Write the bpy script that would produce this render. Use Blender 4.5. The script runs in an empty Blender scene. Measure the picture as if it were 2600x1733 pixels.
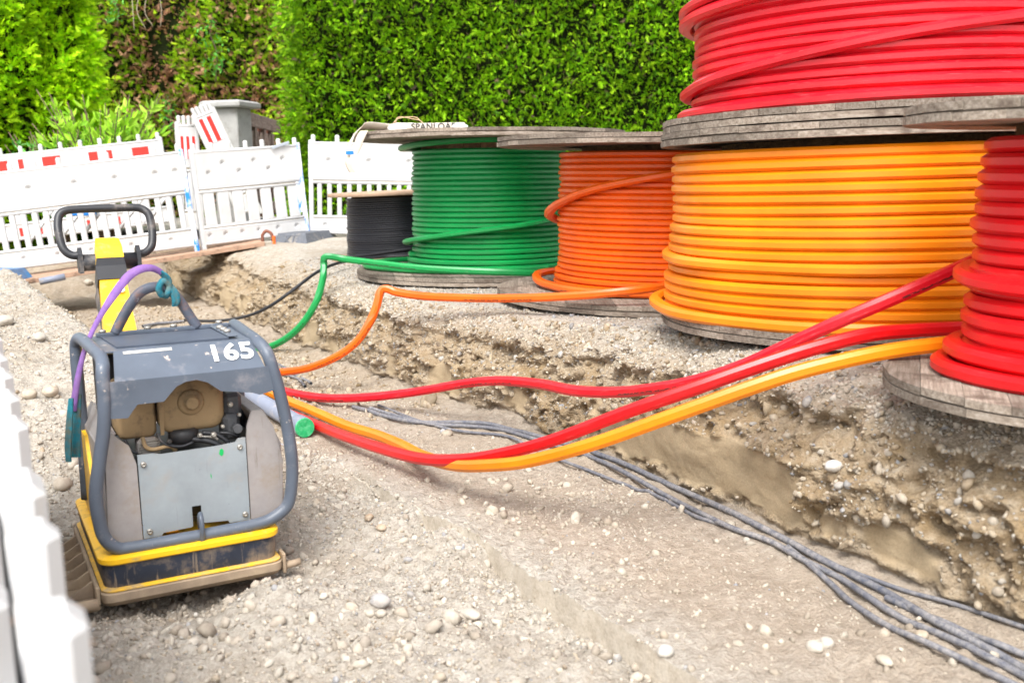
import bpy, math, random
import numpy as np
from mathutils import Matrix, Vector
rnd = random.Random(7)
R = math.radians
scene = bpy.context.scene
COL = scene.collection

# ------------------------------------------------------------------ camera
CAM_H = 0.6
FPX = 2600.0
PITCH = math.atan((866.5 - 450) / FPX)
ROLL = R(1.0)
cam_d = bpy.data.cameras.new('camera')
cam_d.sensor_width = 36.0
cam_d.lens = 36.0
cam_d.clip_start = 0.05
cam_d.clip_end = 500
cam_d.dof.use_dof = True
cam_d.dof.focus_distance = 4.4
cam_d.dof.aperture_fstop = 3.8
cam = bpy.data.objects.new('camera', cam_d)
COL.objects.link(cam)
_f = Vector((0, math.cos(PITCH), -math.sin(PITCH)))
_u0 = Vector((0, math.sin(PITCH), math.cos(PITCH)))
_r0 = Vector((1, 0, 0))
_r = _r0 * math.cos(ROLL) - _u0 * math.sin(ROLL)
_u = _u0 * math.cos(ROLL) + _r0 * math.sin(ROLL)
cam.matrix_world = Matrix(((_r.x, _u.x, -_f.x, 0), (_r.y, _u.y, -_f.y, 0), (_r.z, _u.z, -_f.z, CAM_H), (0, 0, 0, 1)))
scene.camera = cam

# ------------------------------------------------------------------ sky and sun (bright overcast)
SUN_EL, SUN_AZ = R(54), R(190)     # azimuth measured clockwise from +Y: light from behind-left of the camera
world = bpy.data.worlds.new('World')
scene.world = world
world.use_nodes = True
wn = world.node_tree
wn.nodes.clear()
sky = wn.nodes.new('ShaderNodeTexSky')
sky.sky_type = 'NISHITA'
sky.sun_disc = False
sky.sun_elevation = SUN_EL
sky.sun_rotation = SUN_AZ
sky.dust_density = 4.0
sky.air_density = 1.0
hsv = wn.nodes.new('ShaderNodeHueSaturation')
hsv.inputs['Saturation'].default_value = 0.22
bg = wn.nodes.new('ShaderNodeBackground')
bg.inputs['Strength'].default_value = 0.15
wo = wn.nodes.new('ShaderNodeOutputWorld')
wn.links.new(sky.outputs[0], hsv.inputs['Color'])
wn.links.new(hsv.outputs[0], bg.inputs[0])
wn.links.new(bg.outputs[0], wo.inputs[0])
sun_d = bpy.data.lights.new('sun', 'SUN')
sun_d.energy = 1.15
sun_d.angle = R(26)
sun_d.color = (1.0, 0.96, 0.9)
sun = bpy.data.objects.new('sun', sun_d)
COL.objects.link(sun)
sd = Vector((math.sin(SUN_AZ) * math.cos(SUN_EL), math.cos(SUN_AZ) * math.cos(SUN_EL), math.sin(SUN_EL)))
sun.rotation_euler = sd.to_track_quat('Z', 'Y').to_euler()
scene.view_settings.view_transform = 'Standard'
scene.view_settings.look = 'None'
scene.view_settings.exposure = 1.34
scene.view_settings.gamma = 1.0

# ------------------------------------------------------------------ survey helpers (photo pixel -> place at a known depth or height)
def ray(px, py):
    return _f + _r * ((px - 1300) / FPX) + _u * ((866.5 - py) / FPX)
def at_z(px, py, z):
    d = ray(px, py); return Vector((0, 0, CAM_H)) + d * ((z - CAM_H) / d.z)
def at_y(px, py, Y):
    d = ray(px, py); return Vector((0, 0, CAM_H)) + d * (Y / d.y)

# ------------------------------------------------------------------ numpy noise
_rs = np.random.RandomState(3)
_perm = np.arange(256); _rs.shuffle(_perm); _perm = np.concatenate([_perm, _perm, _perm])
_g = _rs.normal(size=(256, 3)); _g /= np.linalg.norm(_g, axis=1)[:, None]
def perlin(x, y, z):
    xi = np.floor(x).astype(np.int64); yi = np.floor(y).astype(np.int64); zi = np.floor(z).astype(np.int64)
    xf = x - xi; yf = y - yi; zf = z - zi
    xi &= 255; yi &= 255; zi &= 255
    u = xf*xf*xf*(xf*(xf*6-15)+10); v = yf*yf*yf*(yf*(yf*6-15)+10); w = zf*zf*zf*(zf*(zf*6-15)+10)
    out = 0
    for dx in (0, 1):
        for dy in (0, 1):
            for dz in (0, 1):
                h = _perm[_perm[_perm[xi+dx]+yi+dy]+zi+dz]
                g = _g[h]
                d = g[..., 0]*(xf-dx) + g[..., 1]*(yf-dy) + g[..., 2]*(zf-dz)
                out = out + d*(u if dx else 1-u)*(v if dy else 1-v)*(w if dz else 1-w)
    return out
def fbm(x, y, z, f, o=3):
    s = 0; a = 1.0
    for i in range(o):
        s = s + a*perlin(x*f+i*17.3, y*f+i*5.1, z*f-i*9.7); f *= 2.03; a *= .5
    return s
def ridged(x, y, z, f, o=2):
    s = 0; a = 1.0
    for i in range(o):
        s = s + a*(1-2*np.abs(perlin(x*f+i*7.3+3, y*f-i*5.1, z*f+i*3.7)) - .55); f *= 2.1; a *= .5
    return s
def sstep(x, a, b):
    k = np.clip((x-a)/(b-a), 0, 1); return k*k*(3-2*k)

# ------------------------------------------------------------------ mesh helpers
def fast_mesh(name, V, Q, smooth=True, cols=None, colname='tint', uv=None):
    """V (n,3) array, Q (m,k) array of equal-sided faces"""
    V = np.asarray(V, np.float32); Q = np.asarray(Q, np.int32)
    me = bpy.data.meshes.new(name)
    k = Q.shape[1]
    me.vertices.add(len(V)); me.vertices.foreach_set('co', V.ravel())
    me.loops.add(Q.size); me.loops.foreach_set('vertex_index', Q.ravel())
    me.polygons.add(len(Q))
    me.polygons.foreach_set('loop_start', np.arange(0, Q.size, k, dtype=np.int32))
    try: me.polygons.foreach_set('loop_total', np.full(len(Q), k, np.int32))
    except Exception: pass
    me.polygons.foreach_set('use_smooth', np.full(len(Q), smooth, bool))
    if cols is not None:
        a = me.attributes.new(colname, 'FLOAT_COLOR', 'POINT')
        c = np.ones((len(V), 4), np.float32); c[:, :cols.shape[1]] = cols
        a.data.foreach_set('color', c.ravel())
    if uv is not None:
        l = me.uv_layers.new(name='UVMap')
        l.data.foreach_set('uv', np.asarray(uv, np.float32)[Q.ravel()].ravel())
    me.update(calc_edges=True); me.validate()
    return me

class MB:
    """collects simple shapes into one mesh"""
    def __init__(s): s.v = []; s.f = []; s.sm = []
    def add(s, vs, fs, smooth=False):
        o = len(s.v); s.v += [tuple(p) for p in vs]
        s.f += [tuple(i+o for i in f) for f in fs]; s.sm += [smooth]*len(fs); return s
    def box(s, x0, x1, y0, y1, z0, z1, b=0.0, M=None):
        if b <= 0:
            vs = [(x, y, z) for z in (z0, z1) for y in (y0, y1) for x in (x0, x1)]
            fs = [(0,2,3,1),(4,5,7,6),(0,1,5,4),(2,6,7,3),(0,4,6,2),(1,3,7,5)]
            if M: vs = [M @ Vector(p) for p in vs]
            return s.add(vs, fs)
        b = min(b, (x1-x0)*.49, (y1-y0)*.49, (z1-z0)*.49)
        vs = []; idx = {}
        for ix, (x, xs) in enumerate(((x0, 1), (x1, -1))):
            for iy, (y, ys) in enumerate(((y0, 1), (y1, -1))):
                for iz, (z, zs) in enumerate(((z0, 1), (z1, -1))):
                    for a in range(3):
                        idx[(ix, iy, iz, a)] = len(vs)
                        vs.append((x if a == 0 else x+xs*b, y if a == 1 else y+ys*b, z if a == 2 else z+zs*b))
        fs = []
        I = lambda ix, iy, iz, a: idx[(ix, iy, iz, a)]
        for i in (0, 1):
            q = [I(i,0,0,0), I(i,1,0,0), I(i,1,1,0), I(i,0,1,0)]; fs.append(q if i else q[::-1])
            q = [I(0,i,0,1), I(0,i,1,1), I(1,i,1,1), I(1,i,0,1)]; fs.append(q if i else q[::-1])
            q = [I(0,0,i,2), I(1,0,i,2), I(1,1,i,2), I(0,1,i,2)]; fs.append(q if i else q[::-1])
        for i in (0, 1):
            for j in (0, 1):
                q = [I(0,i,j,1), I(1,i,j,1), I(1,i,j,2), I(0,i,j,2)]; fs.append(q if i != j else q[::-1])
                q = [I(i,0,j,0), I(i,1,j,0), I(i,1,j,2), I(i,0,j,2)]; fs.append(q if i == j else q[::-1])
                q = [I(i,j,0,0), I(i,j,1,0), I(i,j,1,1), I(i,j,0,1)]; fs.append(q if i != j else q[::-1])
        for ix in (0, 1):
            for iy in (0, 1):
                for iz in (0, 1):
                    q = [I(ix,iy,iz,0), I(ix,iy,iz,1), I(ix,iy,iz,2)]; fs.append(q if (ix+iy+iz) % 2 else q[::-1])
        if M: vs = [M @ Vector(p) for p in vs]
        return s.add(vs, fs)
    def prism(s, poly, d0, d1, axis='y', smooth=False):
        """poly of (a,b); extruded along axis from d0 to d1"""
        n = len(poly)
        def P(a, b, d):
            return (a, d, b) if axis == 'y' else ((d, a, b) if axis == 'x' else (a, b, d))
        vs = [P(a, b, d0) for a, b in poly] + [P(a, b, d1) for a, b in poly]
        fs = [tuple(range(n)), tuple(range(2*n-1, n-1, -1))]
        s.add(vs, fs)
        o = len(s.v) - 2*n
        for i in range(n):
            j = (i+1) % n
            s.f.append((o+i, o+i+n, o+j+n, o+j)); s.sm.append(smooth)
        return s
    def lathe(s, prof, n=24, c=(0, 0, 0), M=None, caps=True, smooth=True):
        """prof of (r,z) revolved about z"""
        vs = []; fs = []
        for r, z in prof:
            for k in range(n):
                a = 2*math.pi*k/n
                p = Vector((c[0]+r*math.cos(a), c[1]+r*math.sin(a), c[2]+z))
                vs.append(M @ p if M else p)
        m = len(prof)
        for i in range(m-1):
            for k in range(n):
                fs.append((i*n+k, i*n+(k+1) % n, (i+1)*n+(k+1) % n, (i+1)*n+k))
        s.add(vs, fs, smooth)
        if caps:
            o = len(s.v) - len(vs)
            s.f.append(tuple(o+k for k in range(n))[::-1]); s.sm.append(False)
            s.f.append(tuple(o+(m-1)*n+k for k in range(n))); s.sm.append(False)
        return s
    def tube(s, pts, r, n=10, closed=False, prof=None, up=None, smooth=True):
        V, Q, uv = sweep(pts, r, n, closed, prof, up)
        s.add(V.tolist(), Q.tolist(), smooth)
        if not closed:
            o = len(s.v) - len(V); k = n if prof is None else len(prof)
            s.f.append(tuple(o+i for i in range(k))[::-1]); s.sm.append(False)
            s.f.append(tuple(len(s.v)-k+i for i in range(k))); s.sm.append(False)
        return s
    def mesh(s, name):
        me = bpy.data.meshes.new(name)
        me.from_pydata(s.v, [], s.f)
        me.polygons.foreach_set('use_smooth', s.sm)
        me.update()
        import bmesh
        bm = bmesh.new(); bm.from_mesh(me); bmesh.ops.recalc_face_normals(bm, faces=bm.faces); bm.to_mesh(me); bm.free()
        return me
    def build(s, name, mat, parent=None, **kw):
        return obj(name, s.mesh(name), mat, parent, **kw)

def catmull(pts, n=8, closed=False):
    P = [np.array(p, float) for p in pts]; out = []
    m = len(P); rng = range(m if closed else m-1)
    for i in rng:
        p1, p2 = P[i], P[(i+1) % m]
        p0 = P[(i-1) % m] if closed or i > 0 else 2*p1-p2
        p3 = P[(i+2) % m] if closed or i < m-2 else 2*p2-p1
        # centripetal-ish
        for k in range(n):
            t = k/n
            out.append(.5*((2*p1)+(-p0+p2)*t+(2*p0-5*p1+4*p2-p3)*t*t+(-p0+3*p1-3*p2+p3)*t**3))
    if not closed: out.append(P[-1])
    return np.array(out)

def sweep(pts, r, n=10, closed=False, prof=None, up=None):
    P = np.asarray([tuple(p) for p in pts], float); m = len(P)
    if closed: T = np.roll(P, -1, 0) - np.roll(P, 1, 0)
    else:
        T = np.empty_like(P); T[1:-1] = P[2:]-P[:-2]; T[0] = P[1]-P[0]; T[-1] = P[-1]-P[-2]
    T /= np.maximum(np.linalg.norm(T, axis=1), 1e-9)[:, None]
    if prof is None:
        a = np.arange(n)*2*np.pi/n; prof = np.stack([np.cos(a), np.sin(a)], 1)
    prof = np.asarray(prof, float); k = len(prof)
    N = np.empty_like(P)
    if up is not None:
        U = np.array(up, float)
        for i in range(m):
            q = U - T[i]*U.dot(T[i]); N[i] = q/max(np.linalg.norm(q), 1e-9)
    else:
        q = np.array([0, 0, 1.]) if abs(T[0][2]) < .9 else np.array([1., 0, 0])
        q = q - T[0]*q.dot(T[0]); q /= np.linalg.norm(q)
        for i in range(m):
            q = q - T[i]*q.dot(T[i]); q /= max(np.linalg.norm(q), 1e-9); N[i] = q
    B = np.cross(T, N)
    rr = np.broadcast_to(np.asarray(r, float), (m,))
    V = P[:, None, :] + rr[:, None, None]*(prof[None, :, 0, None]*B[:, None, :] + prof[None, :, 1, None]*N[:, None, :])
    V = V.reshape(-1, 3)
    i = np.arange(m if closed else m-1)[:, None]; j = np.arange(k)[None, :]
    i2 = (i+1) % m; j2 = (j+1) % k
    Q = np.stack([i*k+j, i*k+j2, i2*k+j2, i2*k+j], -1).reshape(-1, 4)
    L = np.concatenate([[0], np.cumsum(np.linalg.norm(np.diff(P, axis=0), axis=1))])
    uv = np.stack([np.repeat(L, k), np.tile(np.arange(k)/k, m)], 1)
    return V, Q, uv

def obj(name, me, mat=None, parent=None, label=None, cat=None, group=None, kind=None, M=None):
    o = bpy.data.objects.new(name, me)
    COL.objects.link(o)
    if mat is not None and me is not None and not me.materials: me.materials.append(mat)
    if parent is not None: o.parent = parent
    if M is not None: o.matrix_local = M
    if label: o['label'] = label
    if cat: o['category'] = cat
    if group: o['group'] = group
    if kind: o['kind'] = kind
    return o
def thing(name, label, cat, M=None, loc=None, rz=0.0, group=None):
    o = bpy.data.objects.new(name, None); COL.objects.link(o); o.empty_display_size = .1
    if M is not None: o.matrix_world = M
    if loc is not None: o.location = loc; o.rotation_euler = (0, 0, rz)
    o['label'] = label; o['category'] = cat
    if group: o['group'] = group
    return o
def basis(p, x, z=(0, 0, 1)):
    x = Vector(x).normalized(); z = Vector(z); y = z.cross(x).normalized(); z = x.cross(y)
    return Matrix(((x.x, y.x, z.x, p[0]), (x.y, y.y, z.y, p[1]), (x.z, y.z, z.z, p[2]), (0, 0, 0, 1)))
def text_mesh(s, size, depth=.0, off=0.0, spacing=1.0):
    cu = bpy.data.curves.new('lettering', 'FONT'); cu.body = s; cu.size = size; cu.extrude = depth; cu.offset = off
    cu.space_character = spacing; cu.align_x = 'CENTER'; cu.align_y = 'CENTER'; cu.resolution_u = 4
    to = bpy.data.objects.new('lettering', cu); COL.objects.link(to)
    bpy.context.view_layer.update()
    me = bpy.data.meshes.new_from_object(to.evaluated_get(bpy.context.evaluated_depsgraph_get()))
    bpy.data.objects.remove(to); bpy.data.curves.remove(cu); return me

# ------------------------------------------------------------------ materials
def nodes(name):
    m = bpy.data.materials.new(name); m.use_nodes = True
    nt = m.node_tree; p = nt.nodes['Principled BSDF']; return m, nt, p
def N(nt, t, **kw):
    n = nt.nodes.new(t)
    for k, v in kw.items():
        if k in n.inputs: n.inputs[k].default_value = v
        else: setattr(n, k, v)
    return n
def ramp(nt, src, stops):
    n = nt.nodes.new('ShaderNodeValToRGB'); e = n.color_ramp.elements
    while len(e) < len(stops): e.new(.5)
    for i, (p, c) in enumerate(stops):
        e[i].position = p; e[i].color = c if len(c) == 4 else (*c, 1)
    nt.links.new(src, n.inputs[0]); return n.outputs[0]
def mix(nt, f, a, b, mode='MIX'):
    n = nt.nodes.new('ShaderNodeMix'); n.data_type = 'RGBA'; n.blend_type = mode
    for sock, v in ((n.inputs[0], f), (n.inputs[6], a), (n.inputs[7], b)):
        if hasattr(v, 'node'): nt.links.new(v, sock)
        elif isinstance(v, (int, float)): sock.default_value = v
        else: sock.default_value = (*v, 1) if len(v) == 3 else v
    return n.outputs[2]
def mth(nt, op, a, b=None, c=None):
    n = nt.nodes.new('ShaderNodeMath'); n.operation = op
    for i, v in enumerate((a, b, c)):
        if v is None: continue
        if hasattr(v, 'node'): nt.links.new(v, n.inputs[i])
        else: n.inputs[i].default_value = v
    return n.outputs[0]
def coords(nt, kind='Object'):
    return nt.nodes.new('ShaderNodeTexCoord').outputs[kind]
def noise(nt, vec, scale, detail=4, rough=.6, sc3=None):
    if sc3:
        mp = nt.nodes.new('ShaderNodeMapping'); mp.inputs['Scale'].default_value = sc3
        nt.links.new(vec, mp.inputs[0]); vec = mp.outputs[0]
    n = N(nt, 'ShaderNodeTexNoise', Scale=scale, Detail=detail, Roughness=rough); nt.links.new(vec, n.inputs['Vector'])
    return n.outputs['Fac']
def bump(nt, p, h, strength=.3, dist=.01):
    b = N(nt, 'ShaderNodeBump', Strength=strength, Distance=dist); nt.links.new(h, b.inputs['Height'])
    nt.links.new(b.outputs[0], p.inputs['Normal']); return b
MATS = {}
def surf(name, c, rough=.5, metal=0.0, var=.12, vs=6, dirt=None, dirt_amt=.45, dirt_scale=9, bump_s=0.0, bump_scale=60, spec=.5, chips=None, chip_amt=.35, chip_scale=40, streak=None, streak_sc=(22, 22, 1.6), streak_cut=.58):
    """painted / plastic / metal surface with tone variation, dirt and chipped spots"""
    if name in MATS: return MATS[name]
    m, nt, p = nodes(name); v = coords(nt)
    a = tuple(x*(1-var) for x in c); b = tuple(min(1, x*(1+var)) for x in c)
    col = ramp(nt, noise(nt, v, vs, 5), [(.3, a), (.7, b)])
    rg = None
    if dirt:
        dn = noise(nt, v, dirt_scale, 8, .68)
        f = ramp(nt, dn, [(.62-dirt_amt*.35, (0, 0, 0)), (.78-dirt_amt*.2, (1, 1, 1))])
        col = mix(nt, f, col, dirt)
        rg = mth(nt, 'MULTIPLY_ADD', f, max(0, .8-rough), rough)
    if streak:
        sn = noise(nt, v, 3.0, 6, .65, streak_sc)
        col = mix(nt, ramp(nt, sn, [(streak_cut, (0, 0, 0)), (streak_cut+.07, (.75, .75, .75))]), col, streak)
    if chips:
        cn = noise(nt, v, chip_scale, 6, .7)
        f2 = ramp(nt, cn, [(.72-chip_amt*.2, (0, 0, 0)), (.74-chip_amt*.2, (1, 1, 1))])
        col = mix(nt, f2, col, chips)
    nt.links.new(col, p.inputs['Base Color'])
    if rg is not None: nt.links.new(rg, p.inputs['Roughness'])
    else: p.inputs['Roughness'].default_value = rough
    p.inputs['Metallic'].default_value = metal
    p.inputs['Specular IOR Level'].default_value = spec
    if bump_s: bump(nt, p, noise(nt, v, bump_scale, 5), bump_s, .004)
    MATS[name] = m; return m

# ------------------------------------------------------------------ terrain: an open trench running away to the left
# (t, n): t runs along the trench away from the camera, n across it towards the drums
def tn(x, y): return -.5*x+.8660254*y, .8660254*x+.5*y
def xy(t, n): return -.5*t+.8660254*n, .8660254*t+.5*n
def z_street(x):
    return np.clip(.085*(x+2.7), -.45, 0)
def z_up(t, n):
    x, y = xy(t, n)
    a = np.interp(t, [1.5, 2.6, 3.3, 4.0, 4.8, 6.7, 8.5], [-.012, -.02, -.055, -.098, -.116, -.124, -.112])
    k = sstep(t, 8.5, 10.5)
    return a*(1-k) + z_street(x)*k
FOOT_T = [-3, 1.0, 2.0, 3.0, 4.3, 5.5, 7.5, 9.0, 11]; FOOT_N = [2.28, 2.27, 2.26, 2.38, 2.45, 2.34, 2.38, 2.4, 2.45]
LIP_T = [-3, 1.2, 1.7, 2.2, 3.0, 3.7, 4.3, 5.0, 5.7, 7.3, 9.0, 10.2, 12]; LIP_N = [2.46, 2.44, 2.48, 2.52, 2.64, 2.74, 2.72, 2.66, 2.54, 2.72, 2.95, 3.1, 3.2]
def foot_n(t): return np.interp(t, FOOT_T, FOOT_N) + .03*perlin(t*1.3, t*0+2.2, t*0)
def lip_n(t): return np.interp(t, LIP_T, LIP_N) + .05*perlin(t*1.7, t*0+7.7, t*0) + .02*perlin(t*6.1, t*0+1.7, t*0)
_mound = at_z(690, 1535, -.57)
_mounds = [(-.98, 2.86, -.045, .16), (-1.12, 3.05, -.03, .2), (-.80, 3.05, -.03, .16), (_mound.x, _mound.y, .055, .10), (_mound.x+.16, _mound.y-.16, .04, .16), (-.62, 2.55, .03, .2), (-1.05, 2.42, .03, .15)]
def step_n(t): return np.interp(t, [-3, 3.9, 4.9, 6.2, 9, 12], [1.46, 1.43, .97, .93, .9, .8]) + .035*perlin(t*1.6, t*0+4.1, t*0) + .010*perlin(t*9, t*0+5.1, t*0)
def z_floor(t, n):
    """undisplaced height left of the wall foot: trench bed, the step, the gravel bank at the left"""
    x, y = xy(t, n)
    bed = -.543 - .015*np.clip(t-2, 0, 4) + .03*np.clip((1.9-t), -.5, 1)*0
    left = -.602 + .405*sstep(t, 3.7, 5.3) + .05*sstep(1.0-n, .8, 2.5)*sstep(t, 2.6, 4.0)
    left = left + (z_street(x)-left)*sstep(t, 8.5, 10.5)
    e = step_n(t)
    hw = np.interp(t, [-3, 3.5, 4.6, 6], [.001, .001, .2, .2])
    m = 1 - sstep(n, e-hw, e+hw)
    # gentle broken shoulder below the step
    brk = np.clip(1.1*np.exp(-((t-2.80)/.17)**4) + sstep(perlin(t*3.3, t*0+1.6, t*0), .22, .40) + sstep(t, 3.9, 4.2), 0, 1)          # places where the step has crumbled to a slope
    left = left + (-.014*(1-brk)*np.exp(-np.clip(e-n, 0, 9)/.09) + .045*brk*sstep(n, e-.30, e))*(1-sstep(t, 3.6, 4.4))
    rim = np.exp(-np.clip(n-e, 0, 9)/.16)*(1-sstep(t, 3.8, 4.6))       # trodden edge stands a little proud
    bed = bed + .015*rim
    z = bed + (left-bed)*m
    # trench is closed again beyond the barrier
    k = sstep(t, 11.8, 12.6)
    z = z + (z_street(x)-z)*k
    for mx, my, a, s in _mounds: z = z + a*np.exp(-((x-mx)**2+(y-my)**2)/(2*s*s))
    # soil crumbled down at the wall foot
    z = z + .05*np.exp(-((foot_n(t)-n)/.09)**2)*(0.4+1.4*perlin(t*2.3, t*0+9.2, t*0))*(1-k)
    return z, m
def floor_disp(x, y, m, t):
    zz = x*0
    patch = sstep(fbm(x, y, zz+31, 1.9, 2), -.05, .35)
    bed = .022*fbm(x, y, zz, 1.7, 3) + .016*ridged(x*1.4-y*.5, y*.6+x*.3, zz, 5.5, 2) + (.004+.026*patch)*np.abs(fbm(x, y, zz+3, 20, 3)) + .003*fbm(x, y, zz+6, 60, 2)
    bed = bed + np.where(t > 5, .05*sstep(t, 5, 7)*fbm(x, y, zz+14, 3.0, 3), 0)
    lef = .040*fbm(x, y, zz+5, 2.6, 3) + .020*ridged(x, y, zz+1, 8, 2) + .030*np.abs(fbm(x, y, zz+8, 22, 3)) + .004*fbm(x, y, zz+6, 60, 2)
    return bed*(1-m) + lef*m
def ground_at(x, y):
    x = np.atleast_1d(np.asarray(x, float)); y = np.atleast_1d(np.asarray(y, float))
    t, n = tn(x, y)
    fz, m = z_floor(t, n)
    fz = fz + floor_disp(x, y, m, t)
    uz = z_up(t, n) + up_disp(x, y)
    f = foot_n(t); l = lip_n(t)
    w = np.clip((n-f)/np.maximum(l-f, .01), 0, 1)
    k = 1-sstep(t, 11.8, 12.6)
    return np.where(n <= f, fz, np.where(n >= l, uz, fz + (uz-fz)*w))
def up_disp(x, y):
    zz = x*0
    return .012*fbm(x, y, zz+11, 1.5, 3) + .006*fbm(x, y, zz+2, 14, 3)
def on_ground(px, py, lift=0.0):
    """where the line of sight through a photo pixel meets the ground"""
    d = ray(px, py); s = .8; c = Vector((0, 0, CAM_H))
    S = np.arange(.8, 16, .01)
    X = d.x*S; Y = d.y*S; Z = CAM_H + d.z*S
    G = ground_at(X, Y) + lift
    i = np.argmax(Z < G)
    if i == 0: i = len(S)-1
    return Vector((X[i], Y[i], float(G[i])))

WALL_W = np.linspace(0, 1, 84)
def wall_point(t, w):
    """t, w arrays -> position on the cut face (w 0 foot .. 1 lip) with crumble"""
    f = foot_n(t); l = lip_n(t)
    zf, m = z_floor(t, f); xf, yf = xy(t, f); zf = zf + floor_disp(xf, yf, m, t)
    xl, yl = xy(t, l); zl = z_up(t, l) + up_disp(xl, yl)
    hgt = zl - zf
    br = .40 + .10*perlin(t*1.1, t*0+3.3, t*0)      # height of the band where the clay ends
    pn = np.where(w < br, .06*w/br, np.where(w < br+.12, .06+.22*(w-br)/.12, np.where(w < .72, .28+.10*(w-br-.12)/np.maximum(.72-br-.12, .02), .38+.62*((w-.72)/.28)**1.25)))
    pz = np.where(w < .72, w*1.08, .7776+(.2224)*((w-.72)/.28)**.85)
    n = f + (l-f)*pn; z = zf + hgt*pz
    n = n + (.025+.06*perlin(t*2.2, t*0+8.1, t*0))*np.exp(-((w-.64-.05*perlin(t*3.1, t*0, t*0+2))/.055)**2)
    x, y = xy(t, n)
    ends = np.minimum(sstep(w, 0, .06), 1-sstep(w, .93, 1.0))
    clay = sstep(perlin(t*1.9+.3, w*1.5, t*0+5)+.13*perlin(t*9, w*8, t*0+1)-.06-.35*np.clip(w-.1, 0, 1), -.02, .04)*sstep(br+.05*perlin(t*5, t*0, t*0)+.03-w, 0, .05)*sstep(w, .03, .08)
    big = .085*fbm(x, y, z*1.3, 2.4, 2)*np.interp(w, [0, .3], [.15, 1])
    med = .075*ridged(x, y, z*1.4, 6.5, 2)
    fin = .050*np.abs(fbm(x, y, z, 16, 3)) - .012 + .010*fbm(x, y, z, 55, 2)
    hole = -.10*sstep(perlin(t*2.7, w*3.1, t*0+21), .36, .55)*sstep(w, .2, .4)*(1-sstep(w, .7, .9))
    d = ends*(big*.8 + (med+fin+hole)*(1-.93*clay)*np.interp(w, [0, .7, .85, 1], [1, 1, .62, .5]))
    n = n - d
    z = z + ends*(1-clay)*(.02*fbm(x, y, z+9, 12, 2))
    x, y = xy(t, n)
    k = sstep(t, 11.8, 12.6)
    return x, y, z*(1-k)+zl*k, clay*(1-k)

T = np.concatenate([np.linspace(-40, -1.2, 14)[:-1], np.arange(-1.2, 1.0, .06), np.arange(1.0, 4.6, .0105), np.cumsum(np.linspace(.0105, .03, 370))+4.6])
T = T[T < 12.9]
T = np.concatenate([T, [13.2, 13.8, 15, 18, 24, 40, 70, 120, 200]])
nl = np.concatenate([[-120, -60, -30, -15, -8, -5, -3.5, -2.6, -2.0, -1.6, -1.3], np.arange(-1.1, -.2, .03)])
nf = np.arange(-.2, 1.0, .0105)
def build_terrain():
    rows = len(T)
    parts = []
    # floor columns: fixed n then scaled to the foot
    nfix = np.concatenate([nl, np.arange(-.2, 1.2, .0115)])
    nvar = np.linspace(0, 1, 28); nvar2 = np.linspace(0, 1, 76)
    tt = T[:, None]
    ft = foot_n(T)[:, None]; ec = np.maximum(step_n(T), 1.25)[:, None]
    nn = np.concatenate([np.repeat(nfix[None, :], rows, 0), 1.2 + (ec-.0015-1.2)*nvar[None, :], ec+.0015 + (ft-ec-.0015)*nvar2[None, :]], 1)
    t2 = np.repeat(tt, nn.shape[1], 1)
    x, y = xy(t2, nn); z, m = z_floor(t2, nn)
    far = sstep(np.abs(nn), 6, 12)*0
    z = z + floor_disp(x, y, m, t2)
    clayf = sstep(nn, ft-.02, ft)*0
    kind = np.where(m > .5, 0.0, 0.5)
    pw = np.repeat(WALL_W[None, 1:-1], rows, 0); tw = np.repeat(tt, pw.shape[1], 1)
    wx, wy, wz, clay = wall_point(tw, pw)
    lt = lip_n(T)[:, None]
    uo = np.concatenate([np.arange(0, .5, .018), np.arange(.5, 1.4, .035), np.geomspace(1.4, 120, 26)])
    un = lt + uo[None, :]; tu = np.repeat(tt, un.shape[1], 1)
    ux, uy = xy(tu, un); uz = z_up(tu, un) + up_disp(ux, uy)
    X = np.concatenate([x, wx, ux], 1); Y = np.concatenate([y, wy, uy], 1); Z = np.concatenate([z, wz, uz], 1)
    V = np.stack([X, Y, Z], -1).reshape(-1, 3)
    r, c = X.shape
    i = np.arange(r-1)[:, None]*c; j = np.arange(c-1)[None, :]
    Q = np.stack([i+j, i+j+1, i+c+j+1, i+c+j], -1).reshape(-1, 4)
    Q = Q[:, ::-1]
    # soil kinds: red = bed sand, green = wall soil, blue = smooth clay
    strip = np.clip((nn-step_n(t2))/.30 + .5*perlin(t2*3.1, nn*3.1, t2*0), 0, 1)*(1-sstep(t2, 3.9, 4.6)) + sstep(t2, 3.9, 4.6)
    bedc = np.concatenate([(1-m)*strip, np.zeros_like(wx), np.zeros_like(ux)], 1)
    band = np.interp(pw, [0, .08, .3, .66, .80, 1], [.65, .85, 1, .9, .42, .10])
    wal = np.concatenate([sstep(t2, 4.4, 6.0)*(.30+.7*(4*m*(1-m)))*(1-.75*sstep(m, .7, 1.0)), band, np.zeros_like(ux)], 1)
    cl = np.concatenate([np.zeros_like(x), clay, np.zeros_like(ux)], 1)
    # steep faces of the small step show clay too
    cols = np.stack([bedc, wal, cl], -1)
    js = len(nfix)+28-1                              # column left of the step face: one upright cell of bare clay
    me = None
    r_, c_ = X.shape
    near = (T > .5) & (T < 4.0)
    me = fast_mesh('ground', V, Q, True, cols.reshape(-1, 3), 'soil')
    sm = np.ones(len(Q), bool).reshape(r_-1, c_-1); sm[:, js] = False
    me.polygons.foreach_set('use_smooth', sm.ravel())
    fa = me.attributes.new('stepface', 'FLOAT', 'FACE'); fv = np.zeros((r_-1, c_-1), np.float32); fv[near[:-1], js] = 1.0
    fa.data.foreach_set('value', fv.ravel())
    return me

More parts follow.
